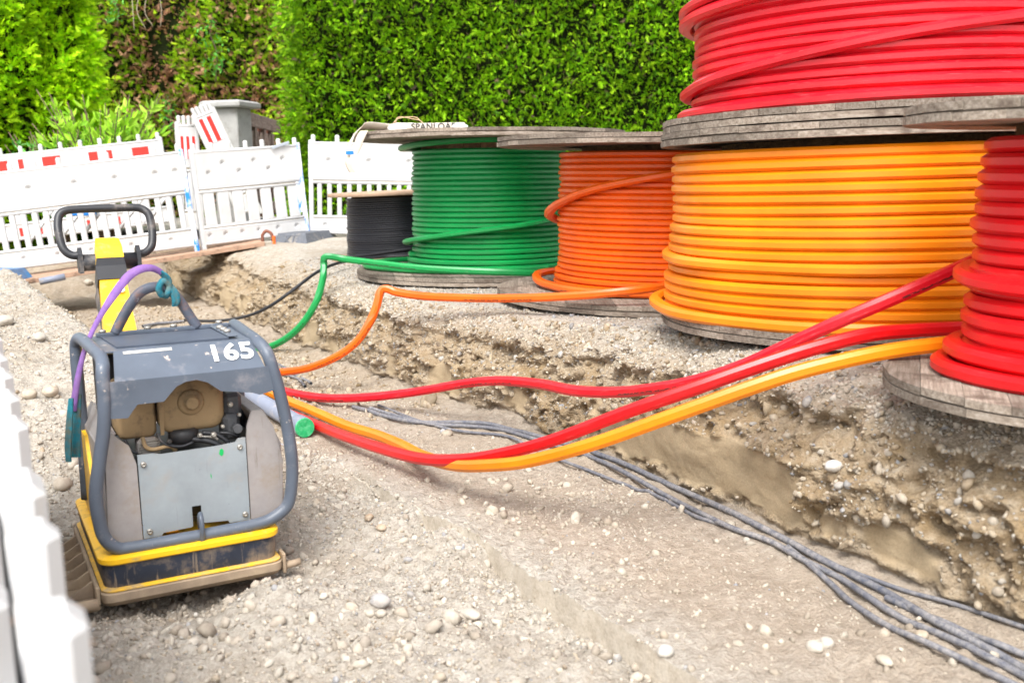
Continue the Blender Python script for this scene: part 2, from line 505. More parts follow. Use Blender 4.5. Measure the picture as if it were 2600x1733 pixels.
def soil_material():
    m, nt, p = nodes('soil'); v = coords(nt)
    at = nt.nodes.new('ShaderNodeAttribute'); at.attribute_name = 'soil'
    sep = nt.nodes.new('ShaderNodeSeparateColor'); nt.links.new(at.outputs['Color'], sep.inputs[0])
    n1 = noise(nt, v, 3.0, 6, .65); n2 = noise(nt, v, 28, 8, .72); n3 = noise(nt, v, 140, 4, .6)
    gravel = ramp(nt, n2, [(.24, (.23, .20, .165)), (.45, (.405, .365, .31)), (.62, (.515, .475, .415)), (.78, (.43, .41, .385))])
    bed = ramp(nt, n2, [(.26, (.245, .20, .155)), (.5, (.395, .335, .27)), (.72, (.495, .44, .37))])
    gravel = mix(nt, ramp(nt, noise(nt, v, 1.7, 6, .7), [(.48, (0, 0, 0)), (.64, (.7, .7, .7))]), gravel, (.335, .28, .215))
    bed = mix(nt, mth(nt, 'MULTIPLY', ramp(nt, n1, [(.42, (0, 0, 0)), (.6, (1, 1, 1))]), .45), bed, (.38, .31, .235))
    wall = ramp(nt, n2, [(.26, (.17, .12, .07)), (.45, (.31, .235, .15)), (.58, (.385, .31, .215)), (.76, (.46, .395, .31))])
    wall = mix(nt, ramp(nt, noise(nt, v, 5.5, 4, .6), [(.45, (0, 0, 0)), (.68, (.75, .75, .75))]), wall, (.29, .20, .10))
    clay = ramp(nt, noise(nt, v, 7, 6, .6, (1, 1, 3)), [(.3, (.34, .26, .16)), (.7, (.42, .335, .22))])
    c = mix(nt, sep.outputs[0], gravel, bed)
    jit = mth(nt, 'ADD', sep.outputs[1], mth(nt, 'MULTIPLY_ADD', n1, .9, -.45))
    jit2 = mth(nt, 'MULTIPLY', jit, mth(nt, 'GREATER_THAN', sep.outputs[1], .01))
    cl = nt.nodes.new('ShaderNodeClamp'); nt.links.new(jit2, cl.inputs[0])
    c = mix(nt, cl.outputs[0], c, wall)
    sf = nt.nodes.new('ShaderNodeAttribute'); sf.attribute_name = 'stepface'
    c = mix(nt, mth(nt, 'MAXIMUM', sep.outputs[2], sf.outputs['Fac']), c, mix(nt, sf.outputs['Fac'], clay, ramp(nt, n2, [(.3, (.42, .365, .29)), (.5, (.54, .48, .395)), (.7, (.60, .55, .47))])))
    # fine grit
    c = mix(nt, .5, c, ramp(nt, n3, [(.3, (.55, .55, .55)), (.5, (.78, .78, .78)), (.75, (1, 1, 1))]), 'MULTIPLY')
    nt.links.new(c, p.inputs['Base Color'])
    p.inputs['Roughness'].default_value = .95; p.inputs['Specular IOR Level'].default_value = .15
    vor = N(nt, 'ShaderNodeTexVoronoi', Scale=95.0); nt.links.new(v, vor.inputs['Vector'])
    h = mth(nt, 'ADD', mth(nt, 'MULTIPLY', n2, .9), mth(nt, 'ADD', mth(nt, 'MULTIPLY', n3, .35), mth(nt, 'MULTIPLY', vor.outputs['Distance'], -.35)))
    h = mth(nt, 'MULTIPLY', h, mth(nt, 'MULTIPLY_ADD', sep.outputs[2], -.85, 1.0))
    h = mth(nt, 'MULTIPLY', h, mth(nt, 'MULTIPLY_ADD', sf.outputs['Fac'], -.8, 1.0))
    bump(nt, p, h, .9, .015)
    return m
ground = obj('ground', build_terrain(), soil_material(), kind='structure')

# ------------------------------------------------------------------ loose stones and gravel
def ico(sub):
    import bmesh
    bm = bmesh.new(); bmesh.ops.create_icosphere(bm, subdivisions=sub, radius=1)
    V = np.array([v.co[:] for v in bm.verts]); F = np.array([[v.index for v in f.verts] for f in bm.faces]); bm.free(); return V, F
ICO1, ICOF1 = ico(1); ICO2, ICOF2 = ico(2); ICO3, ICOF3 = ico(3)
def rot_mats(k, rs, flat=.5):
    q = rs.normal(size=(k, 4)); q[:, 0] += flat*2; q /= np.linalg.norm(q, axis=1)[:, None]
    w, x, y, z = q.T
    return np.stack([1-2*(y*y+z*z), 2*(x*y-z*w), 2*(x*z+y*w), 2*(x*y+z*w), 1-2*(x*x+z*z), 2*(y*z-x*w), 2*(x*z-y*w), 2*(y*z+x*w), 1-2*(x*x+y*y)], 1).reshape(-1, 3, 3)
STONE_COLS = np.array([(.50, .44, .36), (.54, .49, .42), (.46, .39, .30), (.58, .54, .48), (.36, .36, .37), (.42, .43, .46), (.64, .62, .58), (.40, .31, .22)])
STONE_P = [.26, .22, .2, .12, .06, .05, .05, .04]
SOIL_WALL = np.array([(.31, .235, .15), (.24, .175, .10), (.37, .30, .21), (.42, .36, .28)])
SOIL_PALE = np.array([(.49, .445, .38), (.43, .38, .32), (.55, .51, .445), (.38, .33, .27)])
SOIL_BED = np.array([(.41, .355, .285), (.36, .305, .24), (.47, .415, .34), (.50, .45, .375)])
def scatter(name, P, rad, seed, big=False, pal=None):
    rs = np.random.RandomState(seed); k = len(P)
    BV, BF = (ICO2, ICOF2) if big else (ICO1, ICOF1)
    Rm = rot_mats(k, rs)
    sc = np.stack([rs.uniform(.85, 1.35, k), rs.uniform(.7, 1.05, k), rs.uniform(.5, .85, k)], 1)*rad[:, None]
    def lump(i, a): return 1 + a*rs.normal(size=(k, len(BV)))
    L = 1 + rs.normal(size=(k, len(BV)))*(.05 if big else (.13 if pal is None else .22))
    V = BV[None]*L[:, :, None]*sc[:, None, :]
    V = np.einsum('kij,kvj->kvi', Rm, V) + P[:, None, :]
    F = BF[None] + (np.arange(k)*len(BV))[:, None, None]
    ci = rs.choice(len(STONE_COLS), k, p=STONE_P)
    c = np.clip(STONE_COLS[ci]*rs.uniform(.62, 1.02, (k, 1)), 0, .8)
    if pal is not None: c = pal[rs.choice(len(pal), k)]*rs.uniform(.8, 1.15, (k, 1))
    C = np.repeat(c[:, None, :], len(BV), 1).reshape(-1, 3)
    return fast_mesh(name, V.reshape(-1, 3), F.reshape(-1, 3), True, C)
def stone_material():
    m, nt, p = nodes('stone'); v = coords(nt)
    at = nt.nodes.new('ShaderNodeAttribute'); at.attribute_name = 'tint'
    n1 = noise(nt, v, 60, 6, .7)
    c = mix(nt, .55, at.outputs['Color'], ramp(nt, n1, [(.3, (.62, .6, .56)), (.6, (1, 1, 1))]), 'MULTIPLY')
    dust = ramp(nt, noise(nt, v, 18, 5), [(.42, (0, 0, 0)), (.62, (.8, .8, .8))])
    c = mix(nt, dust, c, mix(nt, .6, at.outputs['Color'], (.48, .425, .35)))
    nt.links.new(c, p.inputs['Base Color']); p.inputs['Roughness'].default_value = .9
    p.inputs['Specular IOR Level'].default_value = .15
    bump(nt, p, noise(nt, v, 150, 6, .7), .6, .006); return m
M_STONE = stone_material()
def stone_field(name, k, t0, t1, n0, n1, rmin, rmax, seed, label, zone='floor', big=False, power=2.6, clump=.0, pal=None, cat='gravel'):
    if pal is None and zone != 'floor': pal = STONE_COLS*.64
    rs = np.random.RandomState(seed)
    t = rs.uniform(t0, t1, k*3); n = rs.uniform(n0, n1, k*3)
    if zone == 'wall':
        w = rs.uniform(n0, n1, k*3); x, y, z, clay = wall_point(t, w); ok = clay < .4
    else:
        x, y = xy(t, n)
        ok = (n < foot_n(t)-.01) if zone == 'floor' else (n > lip_n(t))
        if clump:
            ok &= (fbm(x, y, x*0+seed, 1.6, 2) + .25*rs.normal(size=len(x))) > clump
        z = ground_at(x, y)
    idx = np.nonzero(ok)[0][:k]; x, y, z = x[idx], y[idx], z[idx]
    rad = rmin*(1-rs.uniform(0, 1, len(x))*(1-(rmin/rmax)**power))**(-1/power)
    P = np.stack([x, y, z + rad*rs.uniform(-.15, .35, len(x))], 1)
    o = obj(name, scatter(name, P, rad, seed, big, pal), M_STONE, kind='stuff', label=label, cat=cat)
    return o
stone_field('gravel', 13500, 1.2, 4.4, -.5, 1.45, .003, .009, 11, 'fine pale gravel strewn round the plate compactor', clump=-.15)
stone_field('gravel', 170, 1.2, 4.6, -.3, 1.42, .010, .019, 12, 'coarse rounded pebbles in the pale gravel by the compactor', big=True, clump=-.05)
stone_field('gravel', 1100, 1.2, 7.0, 1.47, 2.2, .003, .007, 13, 'small grit lying on the sandy trench bed', clump=.2)
stone_field('gravel', 34, 1.2, 6.0, 1.47, 2.2, .010, .022, 14, 'scattered pebbles along the sandy trench bed', big=True, clump=.1)
stone_field('gravel', 7000, 4.2, 9.8, -.6, 1.0, .005, .015, 15, 'grey gravel heaped on the bank left of the trench')
stone_field('gravel', 3800, 1.0, 8.5, .08, .98, .004, .011, 16, 'pebbles stuck in the crumbling trench wall', zone='wall')
stone_field('gravel', 90, 1.2, 6.5, .1, .98, .012, .02, 17, 'larger cobbles sticking out of the trench wall', zone='wall', big=True)
stone_field('gravel', 5000, 1.2, 9.0, 2.3, 3.6, .005, .014, 18, 'grit along the edge of the trench beside the drums', zone='up')
stone_field('soil_crumbs', 6000, 1.0, 9.0, .06, .99, .005, .024, 19, 'brown crumbs of soil on the broken trench wall', zone='wall', pal=SOIL_WALL, cat='soil')
stone_field('soil_crumbs', 4000, 1.0, 7.0, .70, .99, .004, .014, 20, 'pale crumbs on the slope under the drums', zone='wall', pal=SOIL_PALE, cat='soil')
stone_field('soil_crumbs', 4500, 1.2, 8.0, 1.47, 2.25, .003, .013, 21, 'crumbs of sandy soil on the trench bed', clump=.25, pal=SOIL_BED, cat='soil')
stone_field('soil_crumbs', 7000, 1.2, 4.6, -.4, 1.46, .004, .018, 22, 'pale lumps of soil among the gravel by the compactor', pal=SOIL_PALE, cat='soil', clump=-.1)
stone_field('soil_crumbs', 2500, 4.6, 10.5, .8, 2.3, .008, .03, 23, 'brown lumps of soil in the far pit', pal=SOIL_WALL, cat='soil')
stone_field('soil_crumbs', 420, 1.4, 4.4, .0, 1.42, .012, .032, 24, 'larger pale clods among the gravel by the compactor', pal=SOIL_PALE, cat='soil', clump=.12)
stone_field('soil_crumbs', 260, 1.2, 6.0, 1.5, 2.25, .010, .026, 25, 'clods of sandy soil fallen onto the trench bed', pal=SOIL_BED, cat='soil', clump=.2)

# ------------------------------------------------------------------ cable drums lying on their flanges beside the trench
def plastic(name, c, dust=(.55, .48, .40), dust_amt=.25, rough=.33, printed=True, sat_dark=.75):
    m, nt, p = nodes(name); v = coords(nt)
    uv = nt.nodes.new('ShaderNodeUVMap').outputs[0]
    dark = tuple(x*sat_dark for x in c)
    col = ramp(nt, noise(nt, v, 2.5, 4), [(.35, dark), (.65, c)])
    scuff = noise(nt, uv, 9, 7, .75, (1.0, 3.0, 1))
    col = mix(nt, ramp(nt, scuff, [(.60-dust_amt*.1, (0, 0, 0)), (.80-dust_amt*.1, (dust_amt*1.6,)*3)]), col, dust)
    fine = noise(nt, uv, 60, 4, .7, (1.2, 4.0, 1))
    col = mix(nt, ramp(nt, fine, [(.64, (0, 0, 0)), (.76, (dust_amt*1.3,)*3)]), col, dust)
    if printed:   # faint black meter print along the outer face
        sp = nt.nodes.new('ShaderNodeSeparateXYZ'); nt.links.new(uv, sp.inputs[0])
        band = mth(nt, 'MULTIPLY', mth(nt, 'GREATER_THAN', sp.outputs[1], .47), mth(nt, 'LESS_THAN', sp.outputs[1], .53))
        per = mth(nt, 'LESS_THAN', mth(nt, 'FRACT', mth(nt, 'MULTIPLY', sp.outputs[0], .83)), .36)
        mp = nt.nodes.new('ShaderNodeMapping'); mp.inputs['Scale'].default_value = (110, 60, 1); nt.links.new(uv, mp.inputs[0])
        wn_ = nt.nodes.new('ShaderNodeTexWhiteNoise'); wn_.noise_dimensions = '2D'
        fl = nt.nodes.new('ShaderNodeVectorMath'); fl.operation = 'FLOOR'; nt.links.new(mp.outputs[0], fl.inputs[0]); nt.links.new(fl.outputs[0], wn_.inputs['Vector'])
        ink = mth(nt, 'MULTIPLY', mth(nt, 'MULTIPLY', band, per), mth(nt, 'GREATER_THAN', wn_.outputs['Value'], .42))
        col = mix(nt, mth(nt, 'MULTIPLY', ink, .8), col, (.02, .015, .01))
    nt.links.new(col, p.inputs['Base Color'])
    rr = mth(nt, 'MULTIPLY_ADD', scuff, .35, rough-.15)
    nt.links.new(rr, p.inputs['Roughness'])
    p.inputs['Specular IOR Level'].default_value = .5
    bump(nt, p, scuff, .06, .003)
    return m
M_GREEN = plastic('green_plastic', (.003, .27, .06), dust_amt=.25)
M_ORANGE = plastic('dark_orange_plastic', (.90, .13, .003), dust_amt=.12)
M_AMBER = plastic('amber_orange_plastic', (.88, .25, .004), dust_amt=.08, printed=False)
M_RED = plastic('red_plastic', (.74, .005, .009), dust=(.66, .30, .27), dust_amt=.22, printed=False)
M_REDP = plastic('dusty_red_plastic', (.70, .006, .018), dust=(.72, .30, .29), dust_amt=.40)
M_BLACK = plastic('black_cable_sheath', (.012, .013, .018), dust_amt=.10, printed=False, rough=.38)
def wood_material(name, ca, cb, cc):
    m, nt, p = nodes(name); v = coords(nt)
    oi = nt.nodes.new('ShaderNodeObjectInfo')
    g = noise(nt, v, 5, 6, .65, (1.2, 22, 22))
    col = ramp(nt, g, [(.28, ca), (.5, cb), (.72, cc)])
    k = mth(nt, 'MULTIPLY_ADD', oi.outputs['Random'], .62, .58)
    cv = nt.nodes.new('ShaderNodeCombineColor')
    for i in range(3): nt.links.new(k, cv.inputs[i])
    col = mix(nt, 1.0, col, cv.outputs[0], 'MULTIPLY')
    st = ramp(nt, noise(nt, v, 7, 6, .7), [(.52, (0, 0, 0)), (.66, (.8, .8, .8))])
    col = mix(nt, st, col, (.095, .068, .052))
    fine = noise(nt, v, 30, 5, .7, (1, 12, 12))
    col = mix(nt, .5, col, ramp(nt, fine, [(.3, (.5, .5, .5)), (.55, (1, 1, 1))]), 'MULTIPLY')
    nt.links.new(col, p.inputs['Base Color']); p.inputs['Roughness'].default_value = .85
    p.inputs['Specular IOR Level'].default_value = .2
    bump(nt, p, mth(nt, 'ADD', g, fine), .5, .004); return m
M_WOOD = wood_material('weathered_wood', (.14, .108, .083), (.27, .225, .18), (.40, .35, .30))
M_STAVE = wood_material('brown_stave_wood', (.16, .095, .05), (.27, .17, .09), (.36, .24, .13))

OCT = [(math.cos(a)*(1 if i % 2 else 1), 0) for i, a in enumerate(range(2))]
def bundle_prof(w, h):
    """rounded flat-sided section of a duct bundle: half width w (radial), half height h"""
    pts = []
    for a in np.linspace(0, 2*np.pi, 16, endpoint=False):
        c, s = math.cos(a), math.sin(a); e = 3.0
        k = (abs(c)**e + abs(s)**e)**(-1/e); pts.append((w*k*c, h*k*s))
    return np.array(pts)
def faceted_prof(w, h):
    b = .44
    return np.array([(w, h*b), (w*.45, h), (-w*.62, h), (-w, h*b), (-w, -h*b), (-w*.62, -h), (w*.45, -h), (w, -h*b)])
def ring_path(pts):
    """(angle deg, z, r) with angle 0 towards the viewer side, -90 at left"""
    out = []
    for a, z, r in pts: out.append((r*math.sin(R(a)), -r*math.cos(R(a)), z))
    return out
def flange(parent, Rf, th, z0, seed, pw=.125, facing=0.0):
    rs = random.Random(seed)
    core = MB().lathe([(Rf-.012, th*.45), (Rf-.012, th*.55)], 64).build('flange', M_WOOD, parent)
    core.location = (0, 0, z0)
    n = int(math.ceil(2*Rf/pw)); pw = 2*Rf/n
    for layer in (0, 1):
        za, zb = (0, th*.45) if layer == 0 else (th*.55, th)
        for i in range(n):
            a0 = -Rf+i*pw+.0006; a1 = -Rf+(i+1)*pw-.0006
            r2 = Rf - rs.uniform(0, .006)
            poly = []
            ks = 5
            for s in (1, -1):
                for k in range(ks+1):
                    a = a0+(a1-a0)*(k/ks if s == 1 else 1-k/ks)
                    h = math.sqrt(max(r2*r2-a*a, 1e-6)); poly.append((s*h, a))
            dz = rs.uniform(-.0012, .0012)
            P = MB().prism(poly, za+dz, zb+dz, axis='z').build('plank', M_WOOD, core)
            P.rotation_euler = (0, 0, R(facing) + (math.pi/2 if layer else 0))
    return core
def coil(parent, mat, z0, z1, turns, rfun, w, h, seed, prof=None, seg=80, name='wound_conduit'):
    rs = np.random.RandomState(seed)
    m = int(turns*seg); th = np.linspace(0, turns*2*np.pi, m)
    k = th/(2*np.pi)/turns
    jr = np.interp(th/(2*np.pi), np.arange(int(turns)+2), rs.normal(size=int(turns)+2)*.006)
    wob = .004*np.sin(th*1.0+rs.uniform(0, 6)) + .003*np.sin(th*2.3)
    r = np.array([rfun(q) for q in k]) + jr
    # stepped wind: mostly level with a crossing near the back
    f = (th/(2*np.pi)) % 1; base = np.floor(th/(2*np.pi)); st = base + sstep(f, .80, 1.0)
    z = z0 + (z1-z0)*st/turns + wob*.35
    a = th + np.pi
    P = np.stack([r*np.sin(a), -r*np.cos(a), z], 1)
    V, Q, uv = sweep(P, 1.0, prof=prof if prof is not None else faceted_prof(w, h), up=(0, 0, 1))
    return obj(name, fast_mesh(name, V, Q, True, uv=uv), mat, parent)
def strand_mesh(name, pts, w, h, mat, parent=None, up=(0, 0, 1), n=10, prof=None, **kw):
    P = catmull(pts, n)
    V, Q, uv = sweep(P, 1.0, prof=prof if prof is not None else faceted_prof(w, h), up=up)
    k = len(prof) if prof is not None else 8
    # end caps
    me = fast_mesh(name, V, Q, True, uv=uv)
    return obj(name, me, mat, parent, **kw)
def auto_smooth(o, ang=22):
    me = o.data
    try: me.set_sharp_from_angle(angle=R(ang))
    except Exception: pass
def drum(label, x, y, zb, Rf, th, H, Rb, coil_kw, mat, tilt=(0, 0), seed=1, staves=False, group='cable drums lined up beside the trench', Rtop=None, name='cable_drum', pw=.125, flat=None):
    face = -math.atan2(x, y)
    o = thing(name, label, 'cable drum', loc=(x, y, zb), rz=face, group=group)
    o.rotation_euler = (R(tilt[0]), R(tilt[1]), face)
    if flat:
        for nm, z, rad in (('flange', 0, Rf), ('flange', H-th, Rf)):
            MB().lathe([(rad-.003, z), (rad, z+.003), (rad, z+th-.003), (rad-.003, z+th)], 64).build(nm, flat, o)
    else:
        flange(o, Rf, th, 0, seed, pw, 8); flange(o, Rtop or Rf, th, H-th, seed+1, pw, 14)
    if staves:
        n = 26
        core = MB().lathe([(Rb-.03, th), (Rb-.03, H-th)], 40).build('barrel', M_STAVE, o)
        for i in range(n):
            a = 2*math.pi*i/n; wdt = 2*Rb*math.sin(math.pi/n)-.003
            s = MB().box(-wdt/2, wdt/2, Rb-.032, Rb, th+.001, H-th-.001, .002).build('stave', M_STAVE, core); s.rotation_euler = (0, 0, a)
    else:
        MB().lathe([(Rb, th), (Rb, H-th)], 48).build('barrel', M_STAVE, o)
    c = coil(o, mat, **coil_kw); auto_smooth(c)
    return o
def loose(parent, mat, pts, w, h, name='loose_conduit_turn'):
    s = strand_mesh(name, ring_path(pts), w, h, mat, parent); auto_smooth(s); return s

# green drum, far end of the row
_c = at_y(1243, 500, 7.7)
GX, GY = _c.x, 7.7
gd = drum('cable drum wound with green conduit under a weathered wooden top', GX, GY, -.108, 1.0, .050, 1.03, .50,
          dict(z0=.085, z1=.93, turns=23, rfun=lambda k: .545+.018*(1-k)+(.035 if k < .10 else 0), w=.026, h=.0185, seed=4), M_GREEN, tilt=(0, .3), seed=21, staves=True)
loose(gd, M_GREEN, [(-165, .955, .57), (-125, .935, .60), (-90, .925, .645), (-55, .945, .615), (-15, .962, .60), (30, .97, .60), (70, .972, .60), (110, .968, .59)], .027, .02)
loose(gd, M_GREEN, [(-160, .22, .60), (-120, .22, .615), (-88, .24, .63), (-60, .275, .62), (-20, .33, .62), (20, .38, .62), (50, .42, .62), (75, .45, .62), (110, .47, .61)], .026, .019)
loose(gd, M_GREEN, [(40, .075, .62), (0, .075, .66), (-40, .075, .73), (-70, .075, .86), (-84, .075, .93), (-98, .077, .92), (-112, .08, .84), (-125, .08, .74), (-150, .08, .66), (-180, .08, .62)], .024, .019)
# dark orange drum
_c = at_y(1690, 500, 6.0)
OX, OY = _c.x, 6.0
od = drum('cable drum wound with dark orange conduit between the green and amber ones', OX, OY, -.10, .99, .05, .905, .5,
          dict(z0=.085, z1=.84, turns=23, rfun=lambda k: .60+.012*(1-k)+(.02 if k < .1 else 0), w=.026, h=.0165, seed=9), M_ORANGE, tilt=(0, 1.0), seed=31)
loose(od, M_ORANGE, [(-150, .40, .63), (-115, .41, .645), (-98, .44, .675), (-82, .48, .685), (-62, .545, .67), (-35, .625, .665), (0, .70, .665), (40, .76, .665), (90, .80, .65)], .028, .02)
loose(od, M_ORANGE, [(90, .075, .64), (30, .075, .68), (-30, .078, .70), (-65, .082, .72), (-88, .10, .76), (-105, .11, .74), (-135, .105, .66), (-180, .1, .63)], .026, .02)
# amber drum with the red drum stacked on it
_c = at_y(2217, 500, 4.2)
BX, BY = _c.x, 4.2
bd = drum('large cable drum wound with thick amber orange conduit under the stacked drum', BX, BY, .0, .85, .05, .768, .6,
          dict(z0=.075, z1=.708, turns=16, rfun=lambda k: .770+.018*(1-k)+(.02 if k < .25 else 0), w=.03, h=.0202, seed=13), M_AMBER, tilt=(0, -.6), seed=41)
loose(bd, M_AMBER, [(-170, .285, .80), (-120, .285, .81), (-90, .28, .825), (-50, .272, .822), (0, .27, .818), (50, .28, .812), (100, .30, .80)], .026, .0202)
loose(bd, M_AMBER, [(120, .08, .79), (60, .075, .815), (0, .07, .825), (-45, .07, .84), (-75, .075, .865), (-95, .083, .86), (-125, .09, .81), (-160, .09, .78)], .027, .021)
sd_ = drum('red conduit drum stacked on top of the amber one, at the top right corner', BX, BY, .775, .85, .05, .78, .6,
           dict(z0=.085, z1=.70, turns=16, rfun=lambda k: .688+.02*(1 if k < .12 else 0), w=.03, h=.0198, seed=17), M_REDP, tilt=(0, -1.0), seed=51)
loose(sd_, M_REDP, [(-180, .17, .72), (-130, .16, .73), (-95, .15, .745), (-70, .165, .74), (-40, .20, .735), (0, .26, .73), (40, .32, .73), (80, .37, .73), (120, .39, .72)], .027, .02)
loose(sd_, M_REDP, [(-180, .41, .72), (-130, .415, .735), (-95, .425, .75), (-60, .435, .75), (-20, .46, .74), (20, .50, .73), (70, .53, .72)], .027, .02)
loose(sd_, M_REDP, [(-180, .45, .72), (-130, .455, .735), (-95, .465, .75), (-60, .48, .75), (-20, .51, .74), (20, .54, .73), (70, .57, .72)], .027, .02)
loose(sd_, M_REDP, [(-170, .07, .75), (-110, .07, .755), (-60, .07, .755), (0, .075, .75), (60, .08, .75), (110, .085, .74)], .027, .02)
# near red drum at the right edge
RX, RY = 1.525, 2.70
rd = drum('nearest cable drum, bright red conduit on weathered plank flanges, at right edge', RX, RY, .0, .50, .046, .758, .2,
          dict(z0=.075, z1=.700, turns=15, rfun=lambda k: .252+.026*(1-k), w=.028, h=.0208, seed=23), M_RED, tilt=(0, .8), seed=61, Rtop=.485, pw=.11)
loose(rd, M_RED, [(-180, .34, .275), (-130, .328, .29), (-95, .318, .305), (-60, .305, .298), (-20, .30, .288), (30, .305, .28), (80, .32, .275)], .027, .021)
loose(rd, M_RED, [(-180, .115, .29), (-130, .115, .305), (-92, .115, .318), (-55, .112, .318), (-10, .108, .312), (40, .106, .305), (90, .106, .295)], .027, .021)
loose(rd, M_RED, [(-175, .072, .31), (-130, .070, .325), (-90, .068, .345), (-55, .067, .348), (-10, .067, .34), (40, .068, .33), (90, .07, .32)], .027, .021)
# small drum of black cable behind the green one
M_FLATW = surf('chipboard_brown', (.42, .28, .19), .7, var=.2, vs=12, dirt=(.3, .22, .16), bump_s=.2)
_c = at_y(1013, 560, 9.3)
KX, KY = _c.x, 9.3
kd = drum('small cable drum wound with thin black cable behind the green drum', KX, KY, -.10, .61, .034, .60, .40,
          dict(z0=.035, z1=.56, turns=29, rfun=lambda k: .440+.02*(1-k), w=.0105, h=.0094, seed=27), M_BLACK, tilt=(0, -1.5), seed=71, flat=M_FLATW)
loose(kd, M_BLACK, [(-95, .05, .47), (-60, .05, .478), (-20, .08, .478), (20, .11, .475), (60, .13, .47), (100, .14, .465)], .011, .0105, 'loose_cable_turn')
loose(kd, M_BLACK, [(-95, .03, .475), (-60, .03, .482), (-20, .05, .482), (20, .075, .478), (60, .10, .474), (100, .11, .468)], .011, .0105, 'loose_cable_turn')

# ------------------------------------------------------------------ conduits led from the drums into the trench
def led(name, label, cat, mat, pts, w, h, group=None, n=10, prof=None):
    P = [at_y(px, py, Y) for px, py, Y in pts]
    s = strand_mesh(name, P, w, h, mat, None, (0, 0, 1), n, prof=prof, label=label, cat=cat, group=group)
    auto_smooth(s); return s
led('conduit', 'green conduit kinked over the trench edge below the green drum', 'conduit', M_GREEN,
    [(1500, 694, 6.92), (1430, 694, 6.85), (1250, 690, 6.78), (1080, 681, 6.86), (960, 668, 7.0), (880, 658, 7.1), (838, 651, 7.1), (824, 654, 7.1), (822, 672, 7.1), (820, 705, 7.05), (803, 765, 7.0), (768, 822, 7.02), (722, 862, 7.1), (665, 887, 7.2), (600, 902, 7.4), (520, 915, 7.6)], .022, .022)
led('conduit', 'dark orange conduit bent over the trench edge and down the wall', 'conduit', M_ORANGE,
    [(1850, 708, 5.45), (1725, 722, 5.2), (1600, 738, 5.08), (1450, 751, 5.15), (1275, 757, 5.35), (1100, 753, 5.6), (1015, 743, 5.7), (982, 733, 5.72), (966, 740, 5.72), (956, 775, 5.7), (940, 815, 5.66), (905, 868, 5.65), (850, 908, 5.68), (775, 936, 5.8), (690, 946, 6.0), (600, 950, 6.3), (500, 950, 6.7)], .022, .021)
led('conduit', 'upper red conduit lying along the trench wall with a hump', 'conduit', M_REDP,
    [(2620, 600, 3.15), (2540, 632, 3.15), (2465, 667, 3.15), (2300, 742, 3.15), (2100, 829, 3.2), (1900, 922, 3.35), (1760, 968, 3.5), (1650, 987, 3.7), (1560, 995, 3.9), (1460, 991, 4.1), (1370, 974, 4.35), (1270, 966, 4.6), (1180, 973, 4.8), (1050, 995, 5.05), (930, 1008, 5.2), (830, 1010, 5.35), (750, 999, 5.55), (690, 983, 5.8), (600, 955, 6.2)], .021, .021)
led('conduit', 'lower red conduit sagging across the trench beside the amber one', 'conduit', M_RED,
    [(2640, 824, 3.2), (2560, 826, 3.18), (2445, 832, 3.15), (2320, 838, 3.12), (2200, 850, 3.08), (2050, 888, 3.06), (1900, 937, 3.06), (1750, 990, 3.08), (1600, 1042, 3.14), (1400, 1118, 3.3), (1250, 1156, 3.48), (1150, 1167, 3.62), (1060, 1162, 3.8), (950, 1132, 4.1), (850, 1097, 4.5), (780, 1068, 4.8), (700, 1035, 5.1), (600, 990, 5.6)], .0205, .0205)
led('conduit', 'amber orange conduit sagging across the trench to the sandy bed', 'conduit', M_AMBER,
    [(2640, 838, 3.0), (2540, 850, 3.0), (2430, 868, 2.98), (2250, 892, 2.95), (2050, 937, 2.94), (1900, 985, 2.95), (1700, 1057, 3.0), (1500, 1128, 3.12), (1350, 1168, 3.28), (1250, 1180, 3.42), (1160, 1180, 3.6), (1080, 1160, 3.85), (1020, 1130, 4.15), (960, 1105, 4.4), (880, 1080, 4.65), (800, 1045, 4.95), (700, 1003, 5.4), (600, 955, 6.0)], .021, .021)
ROUND8 = np.stack([np.cos(np.arange(10)*2*np.pi/10), np.sin(np.arange(10)*2*np.pi/10)], 1)
led('black_cable', 'thin black cable hanging from the small black drum into the trench', 'cable', M_BLACK,
    [(1040, 648, 8.75), (960, 653, 8.72), (890, 662, 8.35), (845, 672, 7.95), (800, 694, 7.65), (745, 735, 7.5), (690, 774, 7.5), (640, 798, 7.6), (590, 810, 7.8), (530, 815, 8.15), (470, 812, 8.6)], .012, .012, prof=ROUND8*.012)

def dusty_cable_material():
    m, nt, p = nodes('dusty_cable_sheath'); v = coords(nt)
    f = ramp(nt, noise(nt, v, 55, 8, .8), [(.36, (0, 0, 0)), (.66, (1, 1, 1))])
    f2 = ramp(nt, noise(nt, v, 2.2, 3), [(.30, (.35, .35, .35)), (.65, (1, 1, 1))])
    c = mix(nt, mth(nt, 'MULTIPLY', f, f2), (.06, .07, .10), (.37, .345, .32))
    nt.links.new(c, p.inputs['Base Color']); p.inputs['Roughness'].default_value = .75
    return m
M_CABLE = dusty_cable_material()
def lay(label, pts, r, group='old cables uncovered in the trench bed'):
    P = [on_ground(px, py) + Vector((0, 0, r*.75+.004)) for px, py in pts]
    C = catmull(P, 8)
    C[:, 2] = np.maximum(C[:, 2], ground_at(C[:, 0], C[:, 1]) + r*.6)
    C[1:-1, 2] = (C[:-2, 2]+C[1:-1, 2]*2+C[2:, 2])/4
    V, Q, uv = sweep(C, r, 8)
    return obj('buried_cable', fast_mesh('buried_cable', V, Q, True), M_CABLE, label=label, cat='cable', group=group)
